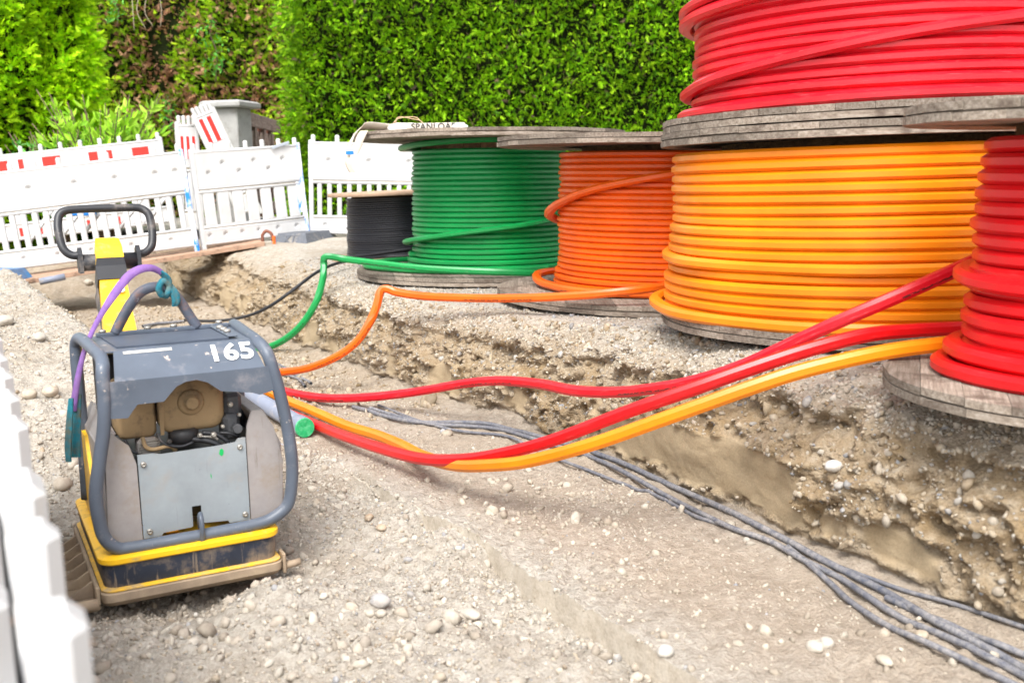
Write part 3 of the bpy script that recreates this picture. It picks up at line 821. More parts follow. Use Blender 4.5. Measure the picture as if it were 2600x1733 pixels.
lay('thickest dusty grey cable, first in the bundle next to the trench wall', [(897, 1038), (982, 1063), (1067, 1078), (1158, 1080), (1237, 1083), (1306, 1099), (1354, 1110), (1450, 1139), (1540, 1168), (1600, 1192), (1717, 1248), (1834, 1299), (1909, 1337), (2002, 1383), (2068, 1421), (2161, 1472), (2254, 1519), (2367, 1589), (2465, 1640), (2600, 1711), (2700, 1765)], .011)
lay('dusty grey cable in the middle of the bundle', [(940, 1041), (1004, 1060), (1090, 1082), (1184, 1088), (1264, 1095), (1343, 1116), (1503, 1168), (1600, 1213), (1693, 1268), (1787, 1316), (1862, 1350), (1955, 1386), (2044, 1434), (2138, 1483), (2208, 1530), (2301, 1588), (2418, 1634), (2520, 1690), (2600, 1730), (2700, 1780)], .0095)
lay('dusty cable nearest the bed side, lying loose from the bundle', [(961, 1033), (1051, 1068), (1131, 1092), (1195, 1103), (1290, 1114), (1370, 1152), (1503, 1208), (1609, 1246), (1670, 1268), (1764, 1316), (1834, 1341), (1927, 1373), (1990, 1400), (2040, 1428)], .007)
lay('dusty black cable curving out of the bundle towards the bottom edge', [(2000, 1398), (2040, 1430), (2068, 1453), (2114, 1495), (2161, 1538), (2254, 1598), (2348, 1640), (2441, 1682), (2521, 1725), (2600, 1765)], .0085)
lay('thin dusty black cable branching off close to the trench wall', [(2030, 1400), (2070, 1422), (2114, 1444), (2208, 1477), (2301, 1510), (2395, 1538), (2500, 1572), (2600, 1603), (2700, 1640)], .0065)
lay('dusty blue-grey cable beside the thickest one at the bottom right', [(2250, 1530), (2330, 1565), (2400, 1595), (2465, 1622), (2535, 1650), (2600, 1673), (2700, 1715)], .009)
lay('thin grey cable crossing under the dark orange conduit', [(670, 905), (700, 925), (740, 950), (790, 978)], .009, 'thin cables at the far trench bed')
lay('thin grey cable end beside the plate compactor, curling', [(690, 945), (720, 955), (755, 965), (775, 985)], .009, 'thin cables at the far trench bed')
lay('black cable lying in the far pit behind the compactor handle', [(362, 832), (400, 825), (440, 822), (470, 818)], .012, 'thin cables at the far trench bed')

# ------------------------------------------------------------------ grey pipe with green end cap on the trench bed
def pipe_end():
    a = on_ground(560, 985); b = on_ground(775, 1112)
    a = Vector((a.x, a.y, a.z+.06)); b = Vector((b.x, b.y, b.z+.05))
    d = (b-a).normalized(); M = basis(b, d.cross(Vector((0, 0, 1))).normalized(), -d)
    L = (b-a).length
    o = thing('drain_pipe', 'grey plastic pipe with green end cap lying beside the compactor', 'pipe', M=M)
    g = surf('grey_pipe_plastic', (.20, .225, .29), .45, var=.1, dirt=(.42, .37, .31), dirt_amt=.3)
    MB().lathe([(.042, .10), (.042, L)], 28).build('pipe_barrel', g, o)
    MB().lathe([(.0455, .004), (.047, .008), (.047, .085), (.0455, .10), (.042, .105)], 28).build('socket', g, o)
    MB().lathe([(.044, -.006), (.0455, -.003), (.0455, .010), (.043, .012)], 28).build('end_cap', surf('green_cap_plastic', (.01, .36, .12), .4, var=.25, vs=40, dirt=(.12, .5, .25), dirt_amt=.5, dirt_scale=60), o)
pipe_end()

# ------------------------------------------------------------------ plate compactor
CF = Vector((-1.165, 2.739, -.6)); CR = Vector((-.71, 2.983, -.6))
CA = (CR-CF).normalized(); CM = (CF+CR)/2
comp = thing('plate_compactor', 'grey and yellow plate compactor numbered 165 standing on the gravel', 'plate compactor', M=basis(CM, CA))
DIRT = (.36, .28, .19)
M_FRAME = surf('blue_grey_frame_paint', (.088, .108, .142), .42, var=.15, dirt=(.20, .20, .22), dirt_amt=.12, dirt_scale=14, chips=(.42, .36, .32), chip_amt=.40, chip_scale=26, streak=(.30, .32, .36), streak_sc=(1.5, 30, 30), streak_cut=.66)
M_NAVY = surf('navy_base_paint', (.022, .030, .050), .5, var=.3, dirt=(.26, .20, .14), dirt_amt=.42, dirt_scale=10, chips=(.30, .17, .08), chip_amt=.2, chip_scale=16, streak=(.24, .19, .14), streak_cut=.56)
M_YEL = surf('yellow_paint', (.86, .50, .012), .42, var=.06, dirt=(.42, .30, .12), dirt_amt=.22, dirt_scale=22)
M_YELM = surf('muddy_yellow_paint', (.80, .46, .015), .5, var=.06, dirt=(.34, .26, .17), dirt_amt=.55, dirt_scale=16)
M_STEEL = surf('galvanised_plate', (.31, .35, .38), .5, .25, var=.14, vs=7, dirt=(.36, .34, .31), dirt_amt=.35, dirt_scale=6, streak=(.25, .26, .27), streak_cut=.62, chips=(.12, .12, .12), chip_amt=.1, chip_scale=50)
M_SHIELD = surf('dull_aluminium_shield', (.36, .335, .33), .5, .35, var=.07, vs=30, dirt=(.32, .26, .20), dirt_amt=.42, dirt_scale=7, streak=(.24, .21, .19), streak_cut=.60)
M_CAST = surf('muddy_cast_steel', (.27, .205, .145), .75, var=.2, vs=12, dirt=(.40, .31, .21), dirt_amt=.5, bump_s=.25, bump_scale=90)
M_BLK = surf('black_rubber_paint', (.020, .021, .025), .45, var=.2, dirt=(.20, .17, .15), dirt_amt=.2, chips=(.20, .14, .12), chip_amt=.2, chip_scale=70)
M_DARK = surf('dark_engine_parts', (.020, .020, .022), .55, var=.3, dirt=(.16, .12, .08), dirt_amt=.3)
M_DUSTY = surf('dusty_brown_engine_cover', (.30, .205, .105), .8, var=.18, dirt=(.10, .07, .045), dirt_amt=.3, dirt_scale=16, bump_s=.15)
M_BOLT = surf('bolt_steel', (.42, .40, .36), .45, .7, var=.15)
M_WHITEP = surf('white_print', (.85, .85, .85), .5, var=.03)
def rrect(x0, x1, y0, y1, r, n=5):
    out = []
    for cx, cy, a0 in ((x1-r, y1-r, 0), (x0+r, y1-r, 90), (x0+r, y0+r, 180), (x1-r, y0+r, 270)):
        for k in range(n+1):
            a = R(a0+90*k/n); out.append((cx+r*math.cos(a), cy+r*math.sin(a)))
    return out
def slab(layers, mat, name, parent):
    """stack of rounded rectangles [(x0,x1,y0,y1,r,z)]"""
    vs = []; fs = []; n = None
    for L in layers:
        q = rrect(*L[:5]); n = len(q); vs += [(a, b, L[5]) for a, b in q]
    for i in range(len(layers)-1):
        for k in range(n):
            fs.append((i*n+k, i*n+(k+1) % n, (i+1)*n+(k+1) % n, (i+1)*n+k))
    m = MB(); m.add(vs, fs, True); m.f.append(tuple(range(n))[::-1]); m.sm.append(False)
    m.f.append(tuple((len(layers)-1)*n+k for k in range(n))); m.sm.append(False)
    o = m.build(name, mat, parent); auto_smooth(o, 40); return o
# base plate with up-turned front
bp = slab([(-.235, .235, .05, .70, .03, .004), (-.255, .255, .015, .73, .035, .014), (-.262, .262, 0, .74, .035, .030), (-.262, .262, 0, .74, .035, .052), (-.256, .256, .008, .735, .032, .058)], M_CAST, 'base_plate', comp)
slab([(-.2585, .2585, .003, .72, .034, .0585), (-.2585, .2585, .003, .72, .034, .0615), (-.250, .250, .012, .71, .03, .0655)], M_YELM, 'yellow_rim', bp)
slab([(-.248, .248, .018, .70, .04, .066), (-.252, .252, .014, .70, .045, .10), (-.252, .252, .014, .70, .045, .134)], M_NAVY, 'exciter_housing', comp)
yd = slab([(-.256, .256, .010, .70, .045, .134), (-.260, .260, .006, .70, .05, .138), (-.260, .260, .006, .70, .05, .151), (-.250, .250, .018, .69, .05, .156)], M_YEL, 'deck', comp)
# side extension plates with ribs
for s in (-1,):
    x0, x1 = (.263, .365) if s > 0 else (-.365, -.263)
    xi, xo = (.263, .365) if s > 0 else (-.263, -.365)
    w = MB().box(x0, x1, .03, .62, .0, .022, .006)
    w.box(min(xi, xi+s*.012), max(xi, xi+s*.012), .02, .63, .022, .075, .003)
    w.tube([(xi+s*.008, .015, .030), (xo-s*.012, .015, .030), (xo, .03, .030), (xo, .6, .034)], .016, 8)
    wing = w.build('side_plate', M_CAST, comp)
    for k in range(6):
        y = .09+k*.09
        MB().prism([(xi+s*.012, .022), (xo-s*.01, .024), (xi+s*.012, .07)], y, y+.012, axis='y').build('rib', M_CAST, wing)
st_ = MB().box(.262, .272, .012, .07, .01, .075, .004); st_.tube([(.268, .03, .03), (.30, .028, .032), (.318, .028, .035)], .012, 8); st_.build('side_plate_stub', M_CAST, comp)
# yellow side cover low at the left and the right
for s in (-1, 1):
    MB().prism([(.20, .178), (.66, .178), (.66, .36), (.52, .43), (.40, .43)], s*.225-.012, s*.225+.012, axis='x').build('side_cover', M_YEL, comp)
# silver engine shields either side
def shield(x0, x1, side, zt):
    pts = [(x0, .172), (x1, .172), (x1, zt-.08), (x1-(.02 if side < 0 else -.0), zt-.02), ((x0+x1)/2, zt), (x0, zt-.02)]
    if side < 0: front = [(x0-.002, .165), (x1, .165), (x1-.002, .40), (x1-.018, .455), (x1-.05, .485), (x0+.03, .50), (x0+.01, .46)]
    else: front = [(x0, .165), (x1, .165), (x1+.012, .35), (x1-.012, .46), (x1-.045, .515), (x0+.02, .515), (x0+.004, .47), (x0, .43)]
    m = MB().prism(front, .085, .095, axis='y')
    o = m.build('engine_shield', M_SHIELD, comp)
    q = MB()
    if side < 0:
        q.box(x0-.004, x0+.006, .095, .58, .18, .45, .003); q.prism([(x0, .45), (x0+.006, .45), (x0+.036, .498), (x0+.03, .502)], .095, .58, axis='y'); q.box(x0+.03, x1-.05, .095, .56, .49, .498, .002)
    else:
        q.box(x1+.0, x1+.012, .095, .58, .18, .40, .003); q.box(x0+.02, x1-.04, .095, .50, .505, .514, .002); q.prism([(x1+.004, .40), (x1+.012, .40), (x1-.038, .512), (x1-.046, .506)], .095, .52, axis='y')
    q.build('shield_side', M_SHIELD, o)
shield(-.222, -.129, -1, .50); shield(.189, .285, 1, .51)
MB().box(-.20, .26, .16, .60, .19, .40, .01).build('engine_block', M_DARK, comp)
# front panel with notch
fp = MB().prism([(-.1265, .172), (-.075, .172), (-.070, .180), (.012, .183), (.016, .186), (.016, .246), (.043, .246), (.043, .190), (.120, .184), (.124, .176), (.1865, .176), (.1865, .435), (.165, .435), (.155, .424), (.10, .420), (-.06, .418), (-.085, .424), (-.1265, .424)], .088, .093, axis='y').build('front_panel', M_STEEL, comp)
for bx_, bz in ((-.112, .395), (.168, .408), (-.108, .192), (.172, .196)):
    MB().lathe([(.0085, 0), (.0085, .004), (.006, .007), (.003, .007), (.003, .004)], 12, M=Matrix.Translation((bx_, .088, bz)) @ Matrix.Rotation(R(90), 4, 'X')).build('bolt', M_BOLT, fp)
M_GPAINT = surf('green_paint_spot', (.005, .40, .10), .4, var=.05)
MB().prism([(.105, .395), (.112, .387), (.118, .394), (.119, .404), (.114, .411), (.108, .407)], .0865, .0878, axis='y').build('paint_spot', M_GPAINT, fp)
MB().prism([(.076, .330), (.078, .322), (.079, .332), (.077, .340)], .0865, .0878, axis='y').build('paint_spot', M_GPAINT, fp)
# engine: air filter cover, muffler, carburettor, hoses
af = MB()
lay_ = [(-.048, .142, .462, .632, .035, .19), (-.05, .144, .46, .634, .04, .165), (-.044, .138, .466, .628, .035, .155), (-.03, .12, .48, .612, .03, .150)]
def slab_y(layers, mat, name, parent):
    vs = []; fs = []
    for L in layers:
        q = rrect(*L[:5]); n = len(q); vs += [(a, L[5], b) for a, b in q]
    for i in range(len(layers)-1):
        for k in range(n): fs.append((i*n+k, i*n+(k+1) % n, (i+1)*n+(k+1) % n, (i+1)*n+k))
    m = MB(); m.add(vs, fs, True); m.f.append(tuple((len(layers)-1)*n+k for k in range(n))); m.sm.append(False)
    o = m.build(name, mat, parent); auto_smooth(o, 50); return o
fcov = slab_y([(-.046, .142, .46, .634, .035, .30)]+lay_, M_DUSTY, 'air_filter_cover', comp)
MB().lathe([(.040, 0), (.038, .006), (.030, .010), (.022, .010), (.021, .022), (.016, .026)], 24, M=Matrix.Translation((.045, .151, .55)) @ Matrix.Rotation(R(90), 4, 'X')).build('knob', M_DUSTY, fcov)
slab_y([(-.165, -.055, .455, .62, .02, .30), (-.165, -.055, .455, .62, .02, .175), (-.155, -.063, .463, .61, .02, .165)], M_DUSTY, 'muffler', comp)
MB().box(-.115, -.05, .15, .22, .40, .455, .012).build('cylinder_fins', M_SHIELD, comp)
MB().lathe([(.045, 0), (.045, .03), (.036, .04)], 20, c=(.02, .17, .43)).build('fuel_bowl', M_DARK, comp)
for pts, r_, mt in (([(-.10, .15, .46), (-.095, .135, .435), (-.075, .13, .425), (-.03, .13, .428), (-.01, .14, .41)], .0065, M_DUSTY),
                    ([(.03, .14, .44), (.08, .13, .43), (.11, .125, .415), (.125, .13, .40)], .009, M_BLK),
                    ([(.07, .14, .455), (.11, .13, .445), (.14, .125, .42), (.15, .13, .40)], .007, M_BLK),
                    ([(.05, .15, .44), (.09, .14, .44), (.115, .13, .43)], .006, M_BOLT)):
    MB().tube(catmull(pts, 6), r_, 8).build('hose', mt, comp)
cb = MB().box(.135, .185, .13, .22, .42, .50, .012); cb.box(.145, .20, .16, .26, .48, .56, .012); cb.lathe([(.014, 0), (.014, .03)], 12, M=Matrix.Translation((.17, .135, .46)) @ Matrix.Rotation(R(90), 4, 'X'))
cb.build('crankcase', surf('cast_grey', (.085, .088, .095), .5, .3, var=.3, vs=30), comp)
MB().box(-.06, -.02, .12, .16, .165, .21, .004).build('hydraulic_block', M_YEL, comp)
for i in range(7):      # cooling fins and small fittings round the engine
    MB().box(-.112, -.053, .146, .15, .402+i*.0075, .405+i*.0075).build('cooling_fin', M_BOLT, comp)
for x_, z_, r_ in ((-.03, .445, .008), (.06, .452, .007), (.10, .448, .009), (.155, .535, .008), (.18, .50, .006), (.128, .470, .006)):
    MB().lathe([(r_, 0), (r_, .010), (r_*.6, .013)], 8, M=Matrix.Translation((x_, .126, z_)) @ Matrix.Rotation(R(90), 4, 'X')).build('fitting', M_BOLT if x_ > 0 else M_DARK, comp)
for pts in ([(-.06, .14, .47), (-.045, .128, .44), (.0, .122, .425), (.04, .125, .432)], [(.12, .13, .45), (.15, .12, .445), (.175, .125, .43)], [(-.15, .15, .46), (-.135, .13, .43), (-.12, .128, .42)]):
    MB().tube(catmull(pts, 6), .0045, 7).build('hose', M_BLK, comp)
MB().prism([(-.05, .634), (-.03, .634), (-.038, .46), (-.048, .46)], .148, .153, axis='y').build('cover_rib', M_DUSTY, fcov)
# tubular protective frame
left = [(-.206, .050, .68), (-.208, .045, .60), (-.216, .045, .52), (-.232, .045, .44), (-.250, .045, .34), (-.247, .045, .26), (-.235, .045, .205), (-.205, .045, .172), (-.165, .045, .166)]
right = [(.20, .045, .172), (.25, .045, .185), (.292, .045, .215), (.308, .045, .27), (.314, .045, .35), (.305, .045, .46), (.285, .045, .58), (.266, .05, .665)]
path = [(-.235, .50, .20), (-.232, .50, .45), (-.232, .50, .66), (-.228, .485, .715), (-.218, .43, .728), (-.206, .22, .722), (-.200, .12, .715), (-.202, .070, .70)] + left + [(-.05, .045, .166), (.08, .045, .168)] + right + [(.257, .07, .70), (.246, .12, .722), (.248, .25, .728), (.256, .43, .732), (.262, .485, .72), (.268, .50, .66), (.27, .50, .45), (.27, .50, .20)]
MB().tube(catmull(path, 7), .0188, 14).build('frame_tube', M_FRAME, comp)
ey = MB().prism([(a*.016+.0265*0, b*.05+.195) for a, b in [(math.cos(R(q)), math.sin(R(q))) for q in range(0, 360, 30)]], .012, .052, axis='x')
tie = MB().tube([(.029, .046, .130), (.029, .030, .150), (.029, .022, .185), (.029, .024, .220), (.029, .036, .236), (.029, .048, .225), (.029, .05, .19)], .0075, 8).build('tie_down_eye', M_FRAME, comp)
MB().box(-.10, .15, .020, .060, .140, .149, .002).build('bumper_plate', M_FRAME, comp)
# bent hood with the cut-out
hood = MB()
low = [(-.205, .552), (-.150, .548), (-.137, .566), (-.122, .584), (-.050, .584), (-.034, .602), (-.012, .624), (.015, .635), (.045, .637), (.075, .626), (.097, .608), (.112, .596), (.150, .590), (.205, .580), (.225, .572), (.268, .580)]
top = [(.272, .655), (-.196, .655)]
hood.prism(low+top, .036, .042, axis='y')
for (ya, za), (yb, zb_) in (((.036, .655), (.125, .728)),):
    hood.add([(-.178, ya, za), (.245, ya, za), (.228, yb, zb_), (-.165, yb, zb_), (-.178, ya+.005, za-.004), (.245, ya+.005, za-.004), (.228, yb+.003, zb_-.006), (-.165, yb+.003, zb_-.006)],
             [(0, 1, 2, 3), (7, 6, 5, 4), (0, 4, 5, 1), (1, 5, 6, 2), (2, 6, 7, 3), (3, 7, 4, 0)])
hood.box(-.196, .246, .1255, .47, .7225, .7285, .001)
hd = hood.build('hood', M_FRAME, comp)
# rubber mat, bracket bars and bolts on the hood
MB().add([(-.150, .17, .7292), (.170, .155, .7292), (.185, .40, .7292), (-.165, .415, .7292), (-.150, .17, .7335), (.170, .155, .7345), (.185, .40, .7325), (-.165, .415, .7325)],
         [(0, 3, 2, 1), (4, 5, 6, 7), (0, 1, 5, 4), (1, 2, 6, 5), (2, 3, 7, 6), (3, 0, 4, 7)]).build('rubber_mat', surf('blue_black_rubber', (.055, .07, .10), .55, var=.2), hd)
br = MB().box(-.175, .235, .43, .455, .7288, .741, .002).build('bracket_bar', M_FRAME, hd)
b2 = MB().box(.170, .20, .16, .42, .7348, .7385, .002).build('bracket_bar', M_FRAME, hd)
for bx_, by_, bz in ((-.155, .4425, .7412), (-.02, .4425, .7412), (.06, .4425, .7412), (.205, .4425, .7412), (.185, .24, .7387), (.185, .29, .7387), (.185, .34, .7387)):
    MB().lathe([(.011, 0), (.011, .008), (.008, .010)], 8, c=(bx_, by_, bz)).build('bolt', M_BOLT, hd)
# white sticker strip and stencilled number
sl = math.atan2(.073, .089)
MS = Matrix(((1, 0, 0, 0), (0, math.cos(sl), -math.sin(sl), 0), (0, math.sin(sl), math.cos(sl), 0), (0, 0, 0, 1)))
num = text_mesh('165', .090, .0006, .0022, 1.04)
nm = obj('number_lettering', num, M_WHITEP, hd); nm.matrix_local = Matrix.Translation((.158, .086-.0012, .698+.0014)) @ MS
st = MB().box(-.140, -.005, -.005, .005, 0, .0008).build('sticker_strip', surf('faded_sticker', (.52, .50, .46), .6, var=.2, vs=60), hd); st.matrix_local = Matrix.Translation((.0, .1165, .7217)) @ MS
# lifting hoop
MB().tube(catmull([(-.118, .443, .735), (-.10, .443, .77), (-.065, .443, .825), (-.03, .443, .862), (.015, .443, .875), (.055, .443, .862), (.085, .443, .825), (.115, .443, .77), (.135, .443, .735)], 7), .0165, 14).build('lifting_hoop', surf('worn_hoop_paint', (.10, .115, .15), .5, .2, var=.25, dirt=(.26, .14, .10), dirt_amt=.35, dirt_scale=30, chips=(.36, .36, .38), chip_amt=.35), comp)
# steering pole with head and guide handle
pole = MB()
def frustum(m, a, b):
    """two rectangles given as 4 corners"""
    m.add(list(a)+list(b), [(0, 3, 2, 1), (4, 5, 6, 7), (0, 1, 5, 4), (1, 2, 6, 5), (2, 3, 7, 6), (3, 0, 4, 7)])
def rect(cx, y, z, hw, hh, ny=.55, nz=-.83):
    return [(cx-hw, y+hh*nz*0-hh*.72, z-hh*.7*-1), (cx+hw, y-hh*.72, z+hh*.7), (cx+hw, y+hh*.72, z-hh*.7), (cx-hw, y+hh*.72, z-hh*.7)]
frustum(pole, rect(-.085, .52, .575, .055, .04), rect(-.065, .86, .862, .043, .035))
po = pole.build('steering_pole', M_YEL, comp)
MB().lathe([(.006, 0), (.006, .004)], 10, M=Matrix.Translation((-.118, .62, .69)) @ Matrix.Rotation(R(-90), 4, 'Y')).build('bolt', M_BOLT, po)
MB().lathe([(.013, 0), (.013, .0015)], 18, M=Matrix.Translation((-.05, .762, .843)) @ Matrix.Rotation(R(45), 4, 'X')).build('round_sticker', M_WHITEP, po)
col_ = MB(); frustum(col_, rect(-.0665, .845, .848, .049, .041), rect(-.065, .885, .890, .050, .044)); frustum(col_, rect(-.065, .8852, .8902, .050, .044), rect(-.060, .925, .915, .045, .042))
frustum(col_, [(-.122, .73, .69), (-.116, .73, .69), (-.116, .80, .73), (-.122, .80, .73)], [(-.120, .84, .845), (-.114, .84, .845), (-.114, .90, .805), (-.120, .90, .805)])
col_.build('pole_collar', M_BLK, comp)
hdm = MB(); frustum(hdm, rect(-.060, .926, .916, .046, .042), rect(-.057, .965, .955, .044, .041)); frustum(hdm, rect(-.057, .9652, .9552, .044, .041), rect(-.057, 1.00, .982, .040, .037)); frustum(hdm, rect(-.057, 1.0002, .9822, .040, .037), rect(-.058, 1.03, .990, .032, .028))
hdm.build('pole_head', M_YEL, comp)
MB().lathe([(.030, -.105), (.030, .095)], 18, M=Matrix.Translation((-.055, .975, .925)) @ Matrix.Rotation(R(90), 4, 'Y')).build('handle_axle', M_BLK, comp)
for s in (-.158, .038):
    MB().prism([(.94, .890), (1.01, .890), (1.02, .928), (1.0, .968), (.975, .980), (.95, .958)], s, s+.014, axis='x').build('axle_cheek', M_BLK, comp)
hp = [(q[0]*.93-.003, q[1], .98+(q[2]-.98)*.94-.032) for q in [(-.150, .985, .985), (-.185, .99, .985), (-.213, 1.0, 1.01), (-.222, 1.02, 1.06), (-.222, 1.04, 1.10), (-.212, 1.055, 1.135), (-.185, 1.062, 1.152), (-.12, 1.065, 1.156), (-.03, 1.065, 1.156), (.06, 1.065, 1.156), (.092, 1.062, 1.15), (.114, 1.05, 1.13), (.120, 1.035, 1.09), (.118, 1.015, 1.045), (.108, 1.0, 1.005), (.08, .99, .982), (.045, .985, .98)]]
MB().tube(catmull(hp, 6), .0145, 12).build('guide_handle', M_BLK, comp)
MB().box(.03, .10, .36, .46, .30, .60, .01).build('rear_cover', M_DARK, comp)
MB().box(-.19, -.12, .38, .46, .42, .68, .01).build('rear_bracket', M_DARK, comp)

# ------------------------------------------------------------------ lifting sling tied to the compactor's hoop
CW = comp.matrix_world.copy() if False else basis(CM, CA)
def L2W(p): return CW @ Vector(p)
sl_t = thing('lifting_sling', 'purple and teal lifting sling knotted on the compactor hoop', 'sling', loc=L2W((.05, .443, .87)))
SI = Matrix.Translation(-L2W((.05, .443, .87)))
def ribbon(pts, wdir, hw, mat, name, parent, th=.002, n=8):
    C = catmull(pts, n); W = catmull([tuple(Vector(w).normalized()) for w in wdir], n) if isinstance(wdir, list) else (np.repeat(np.array([wdir], float), len(C), 0) if wdir is not None else np.ones((len(C), 3)))
    hwv = np.interp(np.linspace(0, 1, len(C)), np.linspace(0, 1, len(hw)), hw) if isinstance(hw, list) else np.full(len(C), hw)
    if wdir is None:
        W = None
    T_ = np.gradient(C, axis=0); T_ /= np.linalg.norm(T_, axis=1)[:, None]
    if wdir is None:   # flat side of the band faces the front of the machine
        W = np.cross(T_, np.array([.12, -.95, .28]))
    W = W/np.linalg.norm(W, axis=1)[:, None]
    Nn = np.cross(T_, W); Nn /= np.maximum(np.linalg.norm(Nn, axis=1), 1e-6)[:, None]
    prof = [(-1, -.5), (-1, .5), (-.3, .75), (0, .35), (.3, .75), (1, .5), (1, -.5), (0, -.8)]
    V = np.concatenate([(C + W*(hwv[:, None]*a) + Nn*(th*b))[:, None, :] for a, b in prof], 1).reshape(-1, 3)
    k = len(prof); i = np.arange(len(C)-1)[:, None]; j = np.arange(k)[None]
    Q = np.stack([i*k+j, i*k+(j+1) % k, (i+1)*k+(j+1) % k, (i+1)*k+j], -1).reshape(-1, 4)
    return obj(name, fast_mesh(name, V, Q, True), mat, parent)
M_PURP = surf('purple_webbing', (.20, .10, .32), .85, var=.18, vs=40, dirt=(.20, .12, .22), dirt_amt=.3, bump_s=.3, bump_scale=220)
M_TEAL = surf('teal_webbing', (.012, .18, .24), .85, var=.35, vs=25, dirt=(.13, .12, .075), dirt_amt=.5, dirt_scale=22, bump_s=.3, bump_scale=200)
def LS(pts): return [SI @ L2W(p) for p in pts]
pur = [(.030, .41, .922), (.0, .40, .938), (-.037, .39, .937), (-.075, .38, .917), (-.12, .37, .867), (-.159, .36, .815), (-.192, .36, .76), (-.219, .36, .702), (-.241, .36, .631), (-.258, .36, .56), (-.265, .36, .52)]
wd = [CA*.35+Vector((.1, -.9, .25))]*3 + [Vector((.25, -.85, .35))]*3 + [CA*.9+Vector((.1, -.5, .1))]*5
ribbon(LS(pur), None, [.009, .011, .013, .014, .013, .009, .007, .007, .009, .010, .010], M_PURP, 'purple_band', sl_t)
tl = [(-.248, .365, .57), (-.255, .365, .52), (-.262, .365, .47), (-.268, .365, .42), (-.270, .365, .375)]
ribbon(LS(tl), None, [.011, .013, .015, .016, .016], M_TEAL, 'teal_tail', sl_t, .006)
ribbon(LS([(x-.022, y-.03, z-.005) for x, y, z in tl]), CA+Vector((0, -.5, 0)), [.007, .009, .010, .010, .008], M_TEAL, 'teal_tail', sl_t, .005)
kn = MB()
kn.tube(catmull(LS([(.030, .430, .845), (.020, .422, .870), (.035, .420, .895), (.052, .424, .878), (.046, .422, .852), (.040, .46, .842), (.03, .465, .86)]), 6), .0105, 8)
kn.build('knot', M_TEAL, sl_t)
ribbon(LS([(.050, .422, .885), (.060, .418, .868), (.068, .418, .848), (.070, .42, .825), (.066, .425, .812)]), CA, [.010, .013, .014, .013, .009], M_TEAL, 'teal_tail', sl_t, .007)
ribbon(LS([(.022, .412, .928), (.036, .412, .915), (.048, .415, .897), (.050, .42, .872)]), CA+Vector((.0, -.6, .0)), [.011, .014, .013, .011], M_TEAL, 'teal_tail', sl_t, .004)

# ------------------------------------------------------------------ plastic site barriers
def barrier_material(name, blue=None):
    m, nt, p = nodes(name); v = coords(nt)
    c = ramp(nt, noise(nt, v, 5, 5), [(.3, (.50, .497, .49)), (.7, (.57, .57, .57))])
    d = ramp(nt, noise(nt, v, 12, 8, .72), [(.58, (0, 0, 0)), (.80, (.55, .55, .55))])
    c = mix(nt, d, c, (.52, .47, .39))
    streak = ramp(nt, noise(nt, v, 6, 6, .7, (9, 1, .9)), [(.58, (0, 0, 0)), (.76, (.45, .45, .45))])
    c = mix(nt, streak, c, (.55, .51, .44))
    nt.links.new(c, p.inputs['Base Color']); p.inputs['Roughness'].default_value = .45
    return m
M_BAR = barrier_material('white_barrier_plastic')
def blue_material():
    m, nt, p = nodes('sprayed_blue_paint_on_white'); v = coords(nt)
    f = ramp(nt, noise(nt, v, 14, 6, .7, (1, 1, .5)), [(.40, (1, 1, 1)), (.56, (0, 0, 0))])
    c = mix(nt, f, (.80, .80, .79), (.01, .21, .72))
    nt.links.new(c, p.inputs['Base Color']); p.inputs['Roughness'].default_value = .45; return m
M_BLUE = blue_material()
M_GRIME = surf('grimy_plastic', (.36, .31, .24), .7, var=.3, vs=30)
M_SHEET_R = surf('red_reflective_sheet', (.66, .022, .012), .4, var=.06)
M_SHEET_W = surf('white_reflective_sheet', (.62, .63, .68), .4, var=.05, vs=20)
M_RUST = surf('rusty_screw', (.30, .16, .07), .8, var=.3)
def board_mesh(L, z0, z1, th, dimples, rd=.034, depth=.03, res=.013):
    """panel with dished recesses on its front (-y) face"""
    nx = max(8, int(L/res)); nz = max(4, int((z1-z0)/res))
    xs = np.linspace(0, L, nx+1); zs = np.linspace(z0, z1, nz+1)
    X, Z = np.meshgrid(xs, zs); Yf = np.full_like(X, -th/2)
    for dx, dz, k in dimples:
        q = np.sqrt((X-dx)**2+(Z-dz)**2)/(rd*k); Yf = Yf + np.where(q < 1, depth*(np.cos(q*np.pi)*.5+.5)**.7, 0)
    edge = (X < 1e-6) | (X > L-1e-6) | (Z < z0+1e-6) | (Z > z1-1e-6)
    V = np.stack([X, Yf, Z], -1).reshape(-1, 3); c = nx+1
    i = np.arange(nz)[:, None]*c; j = np.arange(nx)[None]
    Q = np.stack([i+j, i+j+1, i+c+j+1, i+c+j], -1).reshape(-1, 4).tolist()
    m = MB(); m.add(V.tolist(), Q, True)
    m.add([(0, -th/2, z0), (L, -th/2, z0), (L, -th/2, z1), (0, -th/2, z1), (0, th/2, z0), (L, th/2, z0), (L, th/2, z1), (0, th/2, z1)], [(4, 7, 6, 5), (0, 4, 5, 1), (1, 5, 6, 2), (2, 6, 7, 3), (3, 7, 4, 0)])
    return m
